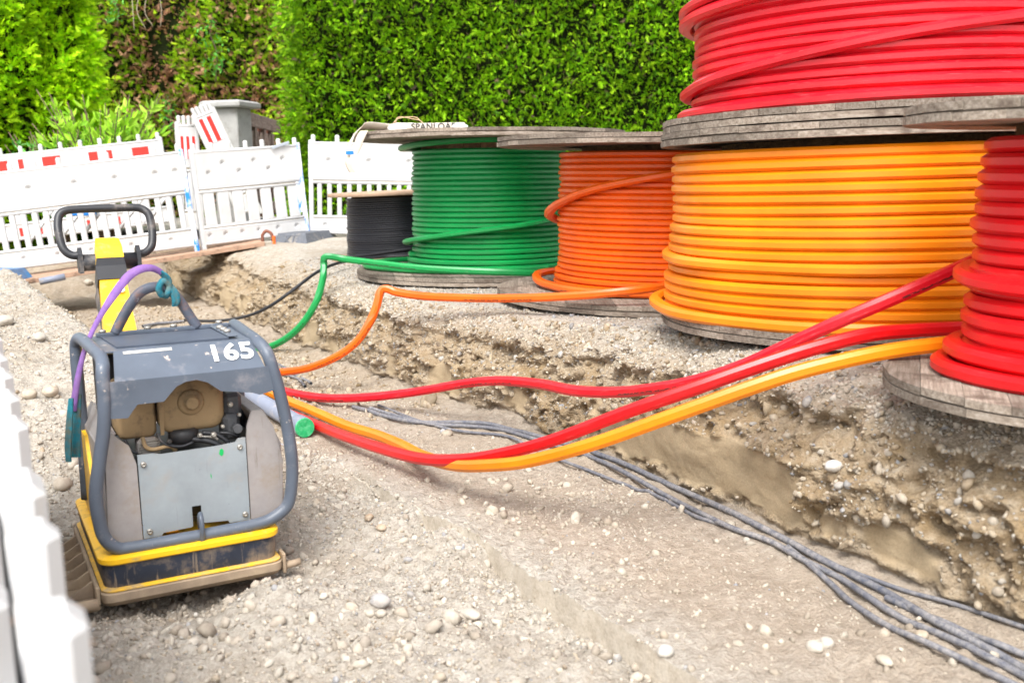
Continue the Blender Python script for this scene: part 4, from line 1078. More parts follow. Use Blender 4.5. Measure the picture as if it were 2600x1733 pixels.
def barrier(p0, p1, label, H=.96, nubs=9, slats=14, slat_w=.045, big_dimples=True, blue_end=False, stripes=None, group='white plastic site barriers in front of the hedge', lean=0.0, foot=True, low_sheet=None, up_vec=(0, 0, 1), detail=True):
    p0 = Vector(p0); p1 = Vector(p1); L = (p1-p0).length
    o = thing('site_barrier', label, 'barrier', M=basis(p0, p1-p0, up_vec) @ Matrix.Rotation(lean, 4, 'X'), group=group)
    k = H/.96
    th = .042
    zt0, zt1 = .60*k, .945*k
    dl = [(L*q, .78*k+(.0 if big_dimples else (.05 if i % 2 else -.04)), 1.0 if big_dimples else .75) for i, q in enumerate((.10, .30, .50, .68, .86, .95) if big_dimples else (.14, .27, .41, .55, .68, .82))]
    board_mesh(L-.004, zt0, zt1, th, dl if detail else []).build('upper_board', M_BAR, o)
    db = [(L*q, .11*k, .7) for q in (.08, .22, .37, .52, .70, .88)]
    board_mesh(L-.004, .03*k, .165*k, th, db if detail else []).build('lower_board', M_BAR, o)
    for z in (.955, .590, .555, .195, .163, .03):
        MB().tube([(.006, 0, z*k), (L-.008, 0, z*k)], .019 if z > .9 or z < .1 else .017, 8, prof=np.array([(math.cos(a)*1.45, math.sin(a)) for a in np.arange(8)*math.pi/4])).build('rail', M_BAR, o)
    for za, zb_ in ((.5735, .5755), (.177, .182)):      # grimy groove between the paired rails
        MB().box(.052, L-.054, -.0145, -.004, za*k-.006, zb_*k+.006).build('grimy_groove', M_GRIME, o)
    gap = (L-.12)/slats
    for i in range(slats):
        x = .06+gap*(i+.5)
        MB().box(x-slat_w/2, x+slat_w/2, -.017, .017, .205*k, .545*k, .008).build('slat', M_BAR, o)
    for e, x in enumerate((.0, L-.05)):
        MB().box(x+.002, x+.048, -.026, .026, -.06, .99*k, .008).build('end_post', M_BLUE if (blue_end and e) else M_BAR, o)
    for i in range(nubs):
        x = .05+(L-.1)*i/(nubs-1)
        MB().box(x-.023, x+.023, -.018, .018, .96*k, 1.045*k, .012).build('nub', M_BAR, o)
    if stripes:
        z0, z1, lst = stripes
        for a, b, c in lst:
            MB().box(a*L, b*L, -th/2-.0045, -th/2-.0005, z0*k, z1*k).build('reflective_sheet', M_SHEET_R if c == 'r' else M_SHEET_W, o)
    if low_sheet:
        for a, b, c in low_sheet:
            MB().box(a*L, b*L, -th/2-.0045, -th/2-.0005, .06*k, .15*k).build('reflective_sheet', M_SHEET_R if c == 'r' else M_SHEET_W, o)
    return o
# front row: three panels
A0 = at_y(-60, 700, 9.85); A1 = at_y(507, 628, 10.15)
P1 = barrier(A0, A1, 'long white barrier at left with big round dimples behind compactor handle', H=.935, nubs=10, slats=19, slat_w=.055, blue_end=True, up_vec=(-.035, 0, 1))
B0 = at_y(512, 628, 10.2); B1 = at_y(786, 594, 10.95)
P2 = barrier(B0, B1, 'white barrier with wide slats and blue paint on its right end', H=.93, nubs=7, slats=7, slat_w=.118, big_dimples=False, blue_end=True, up_vec=(-.045, 0, 1))
C0 = at_y(786, 596, 10.98); C1 = at_y(1290, 605, 11.0)
P3 = barrier(C0, C1, 'grimy white barrier standing partly behind the small black drum', H=.965, nubs=9, slats=19, slat_w=.047, up_vec=(-.045, 0, 1))
# blue sprayed patch beside the joint
pb = MB().box(-.10, -.052, -.0215, -.0185, .24, .56).build('blue_patch', M_BLUE, P2); pb.location = ((B1-B0).length, 0, 0)
clip = MB().box(-.14, .07, -.05, -.035, .955, .985, .004).build('steel_clip', surf('clip_steel', (.48, .52, .58), .4, .6), P2); clip.location = ((B1-B0).length, 0, .0); clip.rotation_euler = (0, R(-12), 0)
# rear row of red and white barriers, left
def seq(n, a0=.03, w=.07):
    out = []; x = a0; i = 0
    while x < .95:
        out.append((x, min(x+w*(1.5 if i % 3 == 2 else .8), .97), 'r' if i % 2 else 'w')); x += w*1.5; i += 1
    return out
D0 = at_y(-120, 634, 11.9); D1 = at_y(448, 566, 12.5)
barrier(D0, D1, 'red and white sheeted barrier standing behind the long white one', H=1.0, nubs=12, slats=12, slat_w=.06, stripes=(.70, .90, [(.16, .25, 'w'), (.25, .305, 'r'), (.325, .35, 'w'), (.35, .372, 'r'), (.385, .455, 'w'), (.455, .535, 'r'), (.56, .66, 'w'), (.66, .70, 'r'), (.715, .74, 'w'), (.74, .765, 'r'), (.78, .855, 'w'), (.855, .93, 'r')]),
        low_sheet=[(.15, .19, 'r'), (.21, .28, 'w'), (.30, .34, 'r'), (.37, .40, 'r'), (.45, .55, 'w'), (.60, .63, 'r'), (.72, .75, 'r'), (.8, .9, 'w')], group='red and white barriers behind', up_vec=(-.035, 0, 1), detail=False)
# two striped boards leaning by the gate pillar
E0 = at_y(462, 590, 12.4); E1 = at_y(520, 588, 12.55)
barrier(E0, E1, 'small barrier with narrow red stripes beside the concrete pillar', H=1.27, nubs=4, slats=3, slat_w=.05, stripes=(.66, .86, [(q, q+.12, 'r' if i % 2 else 'w') for i, q in enumerate(np.arange(.06, .9, .125))]), group='red and white barriers behind', up_vec=(-.06, 0, 1), detail=False)
G0 = at_y(606, 553, 12.6); G1 = at_y(664, 528, 12.7)
barrier(G0, G1, 'tilted barrier with broad red stripes leaning against the pillar', H=1.27, nubs=5, slats=3, slat_w=.05, stripes=(.70, .93, [(.06, .2, 'w'), (.2, .36, 'r'), (.36, .52, 'w'), (.52, .70, 'r'), (.70, .86, 'w'), (.86, .97, 'r')]), group='red and white barriers behind', up_vec=(0, 0, 1), detail=False)
# struts and a blue box stored between the rows
for i, (a, b) in enumerate((((70, 620), (140, 520)), ((150, 610), (230, 500)), ((215, 590), (300, 480)), ((300, 585), (385, 470)), ((370, 570), (440, 470)))):
    p = at_y(*a, 11.1); q = at_y(*b, 11.35)
    MB().tube([p, q], .035, 4, prof=np.array([(1, .35), (-1, .35), (-1, -.35), (1, -.35)])).build('barrier_strut', M_BAR, label=['leftmost slanted white strut behind the long barrier', 'second slanted white strut from the left behind the long barrier', 'third slanted white strut, left of the blue box', 'fourth slanted white strut, right of the blue box', 'rightmost slanted white strut behind the long barrier'][i], cat='strut', group='slanted struts behind the long barrier')
pbx = at_y(206, 548, 11.0)
bxo = thing('blue_box', 'small blue box behind the long white barrier', 'box', loc=pbx)
M_BB = surf('blue_box_plastic', (.005, .17, .55), .45, var=.1)
MB().box(-.11, .11, -.05, .15, 0, .22, .01).build('box_body', M_BB, bxo); MB().box(-.12, .12, -.06, .16, .22, .25, .008).build('box_lid', surf('grey_lid', (.6, .62, .66), .5), bxo)

# near barrier, out of focus at the lower left
NB0 = Vector((-.284, .62, -.66)); NB1 = Vector((-1.769, 3.40, -.62))
def near_barrier(p0, p1, label, nubs, holes):
    nb = thing('site_barrier', label, 'barrier', M=basis(p0, p1-p0), group='out of focus barriers close to the camera')
    LN = (p1-p0).length
    MB().box(.068, LN, -.026, .026, .205, .775, .012).build('upper_board', M_BAR, nb)
    MB().box(.068, LN, -.022, .022, .06, .20, .01).build('lower_board', M_BAR, nb)
    for x, w, zt in nubs: MB().box(x-w-.008, x+w+.008, -.0255, .0255, .74, zt, .016).build('nub', M_BAR, nb)
    for x, z in holes:
        MB().lathe([(.0045, 0), (.004, .002)], 10, M=Matrix.Translation((x+.008, -.0262, z)) @ Matrix.Rotation(R(90), 4, 'X')).build('screw_hole', M_RUST, nb)
    MB().box(-.004, .066, -.032, .032, .02, .80, .02).build('end_post', M_BAR, nb)
near_barrier(NB0, NB1, 'nearest blurred white barrier at the lower left, beside the compactor', ((.253, .028, .900), (.52, .022, .893), (.76, .05, .880), (1.075, .024, .890), (1.32, .024, .886), (1.55, .024, .886), (1.8, .024, .88), (2.1, .024, .88), (2.4, .024, .88), (2.7, .024, .88), (3.0, .024, .88)), ((.245, .86), (1.07, .865)))
near_barrier(NB0+Vector((-.051, -.027, -.015)), NB1+Vector((-.051, -.027, -.015)), 'second blurred white barrier, at the left edge beyond the nearest one', ((.12, .03, .895), (.40, .03, .89), (.64, .035, .885), (.9, .03, .885), (1.2, .03, .88), (1.5, .03, .88), (1.9, .03, .88), (2.3, .03, .88), (2.7, .03, .88)), ((.39, .85),))

# rubber barrier feet
M_RUB = surf('grey_recycled_rubber', (.105, .115, .135), .8, var=.2, vs=30, dirt=(.30, .27, .23), dirt_amt=.25, bump_s=.3)
def foot_block(px, py, Y, label, ang, blue=False, letter=True):
    c = at_y(px, py, Y)
    o = thing('rubber_block', label, 'barrier foot', loc=c, rz=ang, group='rubber barrier feet')
    m = MB()
    def hull(b0, t0, z0, z1):
        m.add([(b0[0], b0[2], z0), (b0[1], b0[2], z0), (b0[1], b0[3], z0), (b0[0], b0[3], z0), (t0[0], t0[2], z1), (t0[1], t0[2], z1), (t0[1], t0[3], z1), (t0[0], t0[3], z1)], [(0, 3, 2, 1), (4, 5, 6, 7), (0, 1, 5, 4), (1, 2, 6, 5), (2, 3, 7, 6), (3, 0, 4, 7)])
    hull((-.20, .20, -.40, -.02), (-.15, .15, -.33, -.02), 0, .125); hull((-.20, .20, .02, .40), (-.15, .15, .02, .33), 0, .125); hull((-.17, .17, -.03, .03), (-.12, .12, -.03, .03), 0, .09)
    m.build('foot_body', surf('blue_sprayed_rubber', (.10, .17, .30), .7, var=.3, vs=12, dirt=(.04, .20, .45), dirt_amt=.5) if blue else M_RUB, o)
    if letter:
        sl2 = math.atan2(.125, .07)
        t = obj('raised_lettering', text_mesh('K1', .11, .004, .001), M_RUB, o); t.matrix_local = Matrix.Translation((-.005, -.374, .058)) @ Matrix.Rotation(sl2, 4, 'X')
        f = MB().box(-.10, .10, -.003, .003, .045, .050).build('rim_bar', M_RUB, o); f.matrix_local = Matrix.Translation((0, -.368, .058)) @ Matrix.Rotation(sl2-math.pi/2+.0, 4, 'X') @ Matrix.Translation((0, 0, 0))
foot_block(778, 618, 10.75, 'grey rubber barrier foot marked K1 on the ground by the black drum', R(-14))
foot_block(-28, 722, 9.3, 'blue sprayed rubber barrier foot at the left edge', R(-8), True, False)
# plank bridge under the barriers
M_PLY = wood_material('red_brown_plywood', (.36, .21, .14), (.50, .32, .22), (.58, .41, .31))
q0 = at_y(-160, 745, 9.2); q1 = at_y(672, 613, 10.2)
x_ = (q1-q0).normalized(); MBd = basis(q0, x_)
LB = (q1-q0).length
bb = MB().box(0, LB, 0, .78, -.045, 0, .003).build('bridge_board', M_PLY, label='reddish brown plywood board bridging the trench under the barriers', cat='board', M=MBd)
cl = thing('board_clamp', 'rusty clamp with orange strap at the right end of the board', 'clamp', loc=q1+Vector((.02, .05, .0)))
MB().tube(catmull([(-.05, 0, 0), (-.05, 0, .06), (-.01, 0, .10), (.04, 0, .07), (.05, 0, 0)], 6), .016, 8).build('clamp_ring', surf('rusty_iron', (.20, .07, .04), .7, var=.3), cl)
MB().box(.05, .075, -.02, .02, -.06, .05, .005).build('orange_strap', surf('orange_strap', (.85, .13, .01), .6), cl)
gp0 = at_y(100, 715, 9.0); gp1 = at_y(165, 702, 9.1)
MB().tube([gp0, gp1], .03, 12).build('grey_conduit_end', surf('grey_pipe_plastic', (.20, .225, .29), .45), label='short grey pipe end poking out under the plywood board', cat='pipe')

# ------------------------------------------------------------------ gate pillar, gate, driveway
M_CONC = surf('weathered_concrete', (.36, .355, .345), .9, var=.14, vs=5, dirt=(.24, .23, .21), dirt_amt=.3, dirt_scale=7, bump_s=.3, bump_scale=45, spec=.2)
pc = at_y(597, 470, 13.6)
pil = thing('gate_pillar', 'grey concrete gate pillar with flat cap in front of the brown hedge', 'pillar', loc=(pc.x, 13.6, -.16), rz=R(-14))
MB().box(-.19, .19, -.19, .19, 0, 1.70, .012).build('shaft', M_CONC, pil)
MB().add([(-.27, -.27, 1.701), (.27, -.27, 1.701), (.27, .27, 1.701), (-.27, .27, 1.701), (-.285, -.285, 1.72), (.285, -.285, 1.72), (.285, .285, 1.72), (-.285, .285, 1.72), (-.285, -.285, 1.765), (.285, -.285, 1.765), (.285, .285, 1.765), (-.285, .285, 1.765), (-.25, -.25, 1.79), (.25, -.25, 1.79), (.25, .25, 1.79), (-.25, .25, 1.79)],
         [(0, 3, 2, 1), (12, 13, 14, 15)] + [(r*4+i, r*4+(i+1) % 4, r*4+4+(i+1) % 4, r*4+4+i) for r in range(3) for i in range(4)]).build('cap', M_CONC, pil)
MB().box(-.194, -.1905, -.10, .10, 1.15, 1.38).build('letter_plate', surf('dull_glass_plate', (.10, .13, .12), .25), pil)
M_GATE = wood_material('peeling_gate_wood', (.20, .115, .08), (.38, .29, .24), (.50, .44, .40))
g0 = at_y(618, 300, 13.75); g1 = at_y(700, 335, 16.0)
gz = .02
gt = thing('wooden_gate', 'old wooden gate with peeling rails and crossed braces beside the pillar', 'gate', M=basis((g0.x, g0.y, gz), (g1.x-g0.x, g1.y-g0.y, 0)))
GL = 2.5
MB().box(0, GL, -.03, .03, 1.32, 1.50, .006).build('top_rail', M_GATE, gt); MB().box(0, GL, -.03, .03, .15, .29, .006).build('bottom_rail', M_GATE, gt)
for x in (.04, .66, 1.3, 1.9): MB().box(x-.055, x+.055, -.028, .028, -.02+.315, 1.315, .005).build('upright', M_GATE, gt)
for x0, x1 in ((.12, .60), (.60, .12), (.74, 1.24), (1.24, .74), (1.38, 1.84), (1.84, 1.38)):
    d = 1 if x1 > x0 else -1
    MB().prism([(x0, .30), (x0+.09*d, .30), (x1, 1.27), (x1-.09*d, 1.27)], -.012+.012*d, .008+.012*d, axis='y').build('brace', M_GATE, gt)
for i in range(9):
    MB().box(.02+i*.22, .17+i*.22, .034, .05, .18, 1.40, .003).build('backing_board', surf('red_brown_boards', (.19, .075, .05), .8, var=.3), gt)
def paver_material():
    m, nt, p = nodes('concrete_pavers'); v = coords(nt)
    b = N(nt, 'ShaderNodeTexBrick', Scale=1.0); b.inputs['Brick Width'].default_value = .2; b.inputs['Row Height'].default_value = .1; b.inputs['Mortar Size'].default_value = .006
    b.inputs['Color1'].default_value = (.33, .31, .28, 1); b.inputs['Color2'].default_value = (.42, .39, .35, 1); b.inputs['Mortar'].default_value = (.16, .14, .11, 1)
    nt.links.new(v, b.inputs['Vector'])
    c = mix(nt, .5, b.outputs[0], ramp(nt, noise(nt, v, 12, 6), [(.3, (.6, .6, .6)), (.65, (1, 1, 1))]), 'MULTIPLY')
    nt.links.new(c, p.inputs['Base Color']); p.inputs['Roughness'].default_value = .9; bump(nt, p, b.outputs['Fac'], .4, -.01); return m
dv = MB().add([(-14, 12.9, 0), (-2.75, 12.9, 0), (-2.75, 24, 0), (-14, 24, 0)], [(0, 1, 2, 3)]).build('driveway', paver_material(), kind='structure'); dv.location = (0, 0, .03)
dr0 = at_z(570, 480, .035); dr1 = at_z(700, 552, .035)
dch = thing('drain_channel', 'dark slotted drain channel across the driveway behind the barrier', 'drain', M=basis((at_y(560, 487, 17).x, 17.0, .035), Vector((2.6, -3.6, 0))))
MB().box(0, 4.4, -.09, .09, -.05, .012, .004).build('channel_frame', surf('drain_iron', (.055, .06, .075), .5, .4), dch)
for i in range(40): MB().box(.05+i*.108, .12+i*.108, -.075, .075, .0125, .018).build('grate_bar', surf('grate_bar_iron', (.13, .15, .19), .45, .5), dch)

# ------------------------------------------------------------------ hedges and shrubs
def leaf_mat(name):
    m, nt, p = nodes(name)
    at = nt.nodes.new('ShaderNodeAttribute'); at.attribute_name = 'tint'
    nt.links.new(at.outputs['Color'], p.inputs['Base Color'])
    p.inputs['Roughness'].default_value = .6; p.inputs['Specular IOR Level'].default_value = .2
    tr = nt.nodes.new('ShaderNodeBsdfTranslucent'); nt.links.new(at.outputs['Color'], tr.inputs[0])
    mx = nt.nodes.new('ShaderNodeMixShader'); mx.inputs[0].default_value = .3
    out = nt.nodes['Material Output']
    nt.links.new(p.outputs[0], mx.inputs[1]); nt.links.new(tr.outputs[0], mx.inputs[2]); nt.links.new(mx.outputs[0], out.inputs[0])
    return m
M_LEAF = leaf_mat('foliage')
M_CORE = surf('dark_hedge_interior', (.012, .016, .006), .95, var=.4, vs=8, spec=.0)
M_TWIG = surf('twig_bark', (.13, .085, .055), .9, var=.3)
def spray_template(rs, leaflets=12):
    """a flat drooping fan of narrow scale-leaf twigs, tip along +x"""
    V = []; F = []
    def blade(p, a, l, w, bend):
        d = np.array([math.cos(a), 0, math.sin(a)]); s = np.array([-d[2], 0, d[0]])
        o = len(V)
        V.extend([p, p + d*l*.5 + s*w*.5 + np.array([0, bend*.3, 0]), p + d*l*.5 - s*w*.5 + np.array([0, bend*.3, 0]), p + d*l + np.array([0, bend, 0])])
        F.extend([(o, o+1, o+2), (o+2, o+1, o+3)])
    blade(np.zeros(3), 0, 1.0, .10, 0)
    for i in range(leaflets-1):
        s = 1 if i % 2 else -1; k = .10+.75*i/(leaflets-1)
        blade(np.array([k, 0, 0]), s*rs.uniform(.32, .6), (1-k)*.30+.17, .085, rs.uniform(-.08, .08))
    return np.array(V), np.array(F)
_rs4 = np.random.RandomState(44)
SPRAYS = [spray_template(_rs4, 8) for _ in range(4)]
def leaf_template():
    V = np.array([(0, 0, 0), (.35, .03, .16), (.35, .03, -.16), (.7, .01, .12), (.7, .01, -.12), (1, -.06, 0), (.5, -.03, 0)]); F = np.array([(0, 1, 6), (0, 6, 2), (1, 3, 6), (2, 6, 4), (3, 5, 6), (6, 5, 4)]); return V, F
LEAF = leaf_template()
def foliage(name, P, out, size, cols, rs, templates, spread=.55, droop=-.35, up=.35):
    """place leaf templates at points P growing along out with scatter"""
    k = len(P)
    d = out + rs.normal(size=(k, 3))*spread; d[:, 2] += rs.uniform(-.2, up*2, k)+droop
    d /= np.linalg.norm(d, axis=1)[:, None]
    r = rs.normal(size=(k, 3)); s = np.cross(d, r); s /= np.linalg.norm(s, axis=1)[:, None]
    b = np.cross(s, d)
    Vs = []; Fs = []; Cs = []; off = 0
    which = rs.randint(0, len(templates), k)
    for ti, (TV, TF) in enumerate(templates):
        idx = np.nonzero(which == ti)[0]
        if not len(idx): continue
        V = P[idx][:, None, :] + size[idx][:, None, None]*(TV[None, :, 0, None]*d[idx][:, None, :] + TV[None, :, 1, None]*s[idx][:, None, :] + TV[None, :, 2, None]*b[idx][:, None, :])
        F = TF[None] + (np.arange(len(idx))*len(TV))[:, None, None] + off
        Vs.append(V.reshape(-1, 3)); Fs.append(F.reshape(-1, 3)); Cs.append(np.repeat(cols[idx][:, None, :], len(TV), 1).reshape(-1, 3)); off += len(idx)*len(TV)
    return fast_mesh(name, np.concatenate(Vs), np.concatenate(Fs), False, np.concatenate(Cs))
def pick(rs, k, pal, prob):
    c = np.array(pal)[rs.choice(len(pal), k, p=prob)]; return np.clip(c*rs.uniform(.75, 1.25, (k, 1)), 0, 1)
def hedge(name, label, p0, p1, depth, z0, z1, count, size, pal, prob, seed, rough=.22, ends=True, bare=None):
    """clipped hedge whose face runs from p0 to p1 (viewer side), depth behind it"""
    rs = np.random.RandomState(seed)
    p0 = np.array(p0, float); p1 = np.array(p1, float); L = np.linalg.norm(p1-p0); ax = (p1-p0)/L; nrm = np.array([ax[1], -ax[0]])
    o = thing(name, label, 'hedge', loc=(p0[0], p0[1], z0), group='tall hedges')
    # core
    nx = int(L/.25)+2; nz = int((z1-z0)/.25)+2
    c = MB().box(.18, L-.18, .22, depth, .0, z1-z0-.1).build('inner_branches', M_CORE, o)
    c.rotation_euler = (0, 0, math.atan2(ax[1], ax[0]))
    fr = L*(z1-z0); en = depth*(z1-z0)*(2 if ends else 0); kf = int(count*fr/(fr+en)); ke = count-kf
    u = rs.uniform(0, L, kf); z = rs.uniform(z0, z1, kf)
    bulge = rough*fbm(u*.9, z*.6, u*0+seed, 1.0, 2) + .20*fbm(u, z*.8, u*0+seed+3, 4.2, 2)
    lay = rs.uniform(0, 1, kf)**2.2*.26
    dd = -bulge + lay
    P = np.stack([p0[0]+ax[0]*u-nrm[0]*dd, p0[1]+ax[1]*u-nrm[1]*dd, z], 1)
    O = np.tile(np.array([nrm[0], nrm[1], .1]), (kf, 1))
    uu = u
    if ke:
        e = rs.randint(0, 2, ke); v = rs.uniform(0, depth, ke); ze = rs.uniform(z0, z1, ke); l2 = rs.uniform(0, 1, ke)**1.6*.25 + .08*rs.normal(size=ke)
        ue = np.where(e == 0, l2, L-l2)
        P = np.concatenate([P, np.stack([p0[0]+ax[0]*ue-nrm[0]*v, p0[1]+ax[1]*ue-nrm[1]*v, ze], 1)])
        O = np.concatenate([O, np.where(e[:, None] == 0, -1, 1)*np.tile(np.array([ax[0], ax[1], .1]), (ke, 1))])
        uu = np.concatenate([u, ue]); lay = np.concatenate([lay, np.abs(l2)])
    C = pick(rs, len(P), pal, prob)
    Cb = C
    if bare is not None:
        w = bare(uu, P[:, 2], rs)
        brown = pick(rs, len(P), [(.46, .23, .13), (.32, .17, .10), (.58, .36, .21)], [.5, .3, .2])
        C = np.where(w[:, None], brown, C)
    # clump tone: whole shoots vary between lush and yellowish
    tone = fbm(P[:, 0], P[:, 1], P[:, 2], 3.5, 2)
    C = C*(1+.5*np.clip(tone, -.6, .8))[:, None]
    sz = rs.uniform(size*.6, size*1.35, len(P))
    obj('foliage', foliage('foliage', P-np.array([p0[0], p0[1], z0]), O, sz, np.clip(C, 0, 1), rs, SPRAYS), M_LEAF, o)
    return o
PAL_C = [(.14, .34, .003), (.23, .47, .005), (.33, .57, .012), (.07, .20, .003), (.13, .09, .055)]
PAL_L = [(.30, .60, .003), (.42, .70, .005), (.50, .78, .012), (.18, .42, .004)]
PAL_M = [(.24, .46, .010), (.36, .57, .015), (.46, .66, .02), (.14, .30, .008), (.52, .31, .17)]
hc0 = at_y(702, 500, 12.4)
hedge('thuja_hedge', 'dense green thuja hedge behind the drums', (hc0.x+.17, 12.4), (5.6, 12.0), 1.0, -.05, 3.05, 47000, .104, PAL_C, [.33, .30, .2, .13, .04], 5)
hm0 = at_y(255, 300, 17.2); hm1 = at_y(690, 300, 17.0)
def bare_m(u, z, rs):
    return (fbm(u, z, u*0+2, .8, 3) + .35*rs.normal(size=len(u)) + .25*np.exp(-((z-1.2)/.8)**2)) > .25
hedge('thuja_hedge', 'half bare hedge with brown dead twigs behind the pillar', (hm0.x-.5, 17.3), (hm1.x+.9, 17.0), 1.0, -.05, 3.9, 17000, .16, PAL_M, [.34, .26, .14, .16, .10], 6, rough=.5, bare=bare_m)
hl0 = at_y(-260, 300, 12.4); hl1 = at_y(262, 300, 14.4)
hedge('thuja_hedge', 'bright yellow-green hedge at the left edge', (hl0.x, 12.4), (hl1.x, 14.4), 1.0, -.3, 3.5, 17000, .16, PAL_L, [.34, .34, .2, .12], 7, rough=.4)
def shrub(name, label, c, h, rad, stems, leaves, size, pal, prob, seed, droop=.1):
    rs = np.random.RandomState(seed)
    o = thing(name, label, 'shrub', loc=c)
    P = []; O = []
    m = MB()
    for s in range(stems):
        a = rs.uniform(0, 2*math.pi); l = rad*rs.uniform(.3, 1); tip = np.array([math.cos(a)*l, math.sin(a)*l*.7, h*rs.uniform(.6, 1.05)])
        pts = catmull([(math.cos(a)*.05, math.sin(a)*.05, 0), tuple(tip*np.array([.35, .35, .5])), tuple(tip)], 5)
        m.tube(pts, .006, 5)
        for q in range(leaves):
            k = rs.uniform(.2, 1); i = int(k*(len(pts)-1)); P.append(pts[i]+rs.normal(size=3)*.02); d = rs.normal(size=3); d[2] = abs(d[2])*.6+.2; O.append(d/np.linalg.norm(d)+tip/np.linalg.norm(tip)*.6)
    m.build('stems', M_TWIG, o)
    P = np.array(P); O = np.array(O)
    obj('leaves', foliage('leaves', P, O, rs.uniform(size*.6, size*1.3, len(P)), pick(rs, len(P), pal, prob), rs, [LEAF], .35, 0, .1), M_LEAF, o)
sc = at_y(262, 470, 12.9)
shrub('leafy_shrub', 'light green leafy shrub in front of the hedges behind the barriers', (sc.x, 12.9, -.15), 1.8, .85, 80, 34, .15, [(.36, .64, .04), (.45, .72, .08), (.24, .52, .03)], [.4, .35, .25], 31)
sc = at_y(165, 470, 12.8)
shrub('leafy_shrub', 'darker bluish green leafy shrub left of the light green one', (sc.x, 12.6, -.2), 1.45, .6, 45, 24, .09, [(.18, .48, .10), (.26, .58, .14), (.12, .38, .08)], [.4, .35, .25], 32)
sc = at_y(545, 330, 14.6)
iv = on = at_y(548, 130, 14.55)
def climber(label, px, py, Y, h, n, seed):
    rs = np.random.RandomState(seed); c = at_y(px, py, Y); o = thing('climbing_plant', label, 'climber', loc=c, group='climbers in the brown hedge')
    P = np.stack([rs.normal(size=n)*h*.3, rs.normal(size=n)*.05, rs.uniform(-h, h, n)], 1)
    obj('leaves', foliage('leaves', P, np.tile(np.array([0, -1., .0]), (n, 1)), rs.uniform(.05, .11, n), pick(rs, n, [(.12, .42, .06), (.18, .50, .09)], [.6, .4]), rs, [LEAF], .8, -.2, .1), M_LEAF, o)
    MB().tube(catmull([(0, .05, -h*1.3), (.05, .03, -.2*h), (-.04, .04, .5*h), (.02, .05, h*1.1)], 5), .008, 5).build('stem', M_TWIG, o)
climber('bright green leafy climber high in the brown hedge', 540, 120, 16.7, .42, 110, 51)
climber('small green climber low in the brown hedge above the barriers', 425, 290, 16.8, .26, 70, 52)
climber('green leafy climber at the top edge beside the brown hedge', 290, 15, 16.7, .24, 70, 53)
# bare hanging twigs at the top of the brown hedge
for i, (px, tw) in enumerate(((335, 70), (352, 85), (372, 60), (405, 65))):
    c = at_y(px, -10, 16.6)
    MB().tube(catmull([c, c+Vector((rnd.uniform(-.05, .1), 0, -.25)), c+Vector((rnd.uniform(-.05, .15), .05, -.45-.1*rnd.random()))], 5), .006, 5).build('dead_twig', surf('pale_twig', (.40, .33, .24), .9), label=['leftmost bare twig hanging from the brown hedge top', 'second bare twig hanging from the brown hedge top', 'third bare twig hanging from the brown hedge top', 'rightmost bare twig hanging from the brown hedge top'][i], cat='twig', group='bare twigs at the top of the brown hedge')

# ------------------------------------------------------------------ strap, sacks and lettered webbing on the green drum
ZT = -.108+1.03+.002
M_WEB = surf('cream_webbing', (.60, .54, .46), .9, var=.1, dirt=(.42, .34, .24), dirt_amt=.35, bump_s=.2, bump_scale=200)
cs = thing('webbing_strap', 'cream webbing strap hanging over the left edge of the green drum top', 'strap', loc=(0, 0, 0))
def AY(px, py, Y): return tuple(at_y(px, py, Y))
# strap hangs over the rim at the left end of the top flange
st_pts = [AY(1010, 327, 7.35), AY(975, 323, 7.3), AY(935, 320, 7.25), AY(912, 328, 7.2), AY(895, 350, 7.15), AY(884, 380, 7.12), AY(882, 405, 7.1), AY(889, 425, 7.1), AY(897, 438, 7.1)]
ribbon(st_pts, [(0, -.8, .5)]*3+[(.5, -.7, .3)]*2+[(1, -.4, 0)]*4, [.045, .045, .045, .04, .026, .020, .024, .028, .03], M_WEB, 'strap_band', cs, .004)
ribbon([AY(925, 332, 7.12), AY(915, 350, 7.1), AY(908, 372, 7.1), AY(900, 392, 7.1)], [(1, -.3, 0)]*4, [.03, .032, .03, .026], M_WEB, 'strap_band', cs, .003)
MB().box(-.026, .026, -.004, .004, -.012, .012, .002, M=Matrix.Translation(at_y(888, 388, 7.08))).build('blue_mark', M_BB, cs)
def lump(label, name, px, py, Y, sx, sy, sz, mat, seed, cat='sack'):
    rs = np.random.RandomState(seed); c = at_y(px, py, Y); c.z = ZT
    V = ICO3.copy(); n_ = fbm(V[:, 0]+seed, V[:, 1], V[:, 2], 1.6, 3); V = V*(1+.35*n_)[:, None]; V[:, 2] = np.maximum(V[:, 2], -.35)+.35
    V = V*np.array([sx, sy, sz]); return obj(name, fast_mesh(name, V, ICOF3, True), mat, label=label, cat=cat, M=Matrix.Translation(c))
M_SACK = surf('white_woven_sack', (.72, .70, .66), .8, var=.1, vs=10, dirt=(.15, .42, .48), dirt_amt=.15, dirt_scale=5)
lump('white sack with a blue stain lying on the green drum top', 'plastic_sack', 1035, 330, 7.3, .15, .10, .05, M_SACK, 3)
lump('crumpled pale blue film at the right end of the lettered webbing', 'plastic_film', 1168, 330, 7.15, .06, .05, .035, surf('pale_film', (.66, .71, .76), .35), 8, 'film')
wl = at_y(1107, 330, 7.15)
lw = thing('lettered_webbing', 'beige webbing roll printed SPANLOAD on the green drum top', 'webbing', loc=(wl.x, 7.15, ZT))
MB().box(-.20, .20, 0, .12, 0, .052, .006).build('webbing_roll', M_WEB, lw)
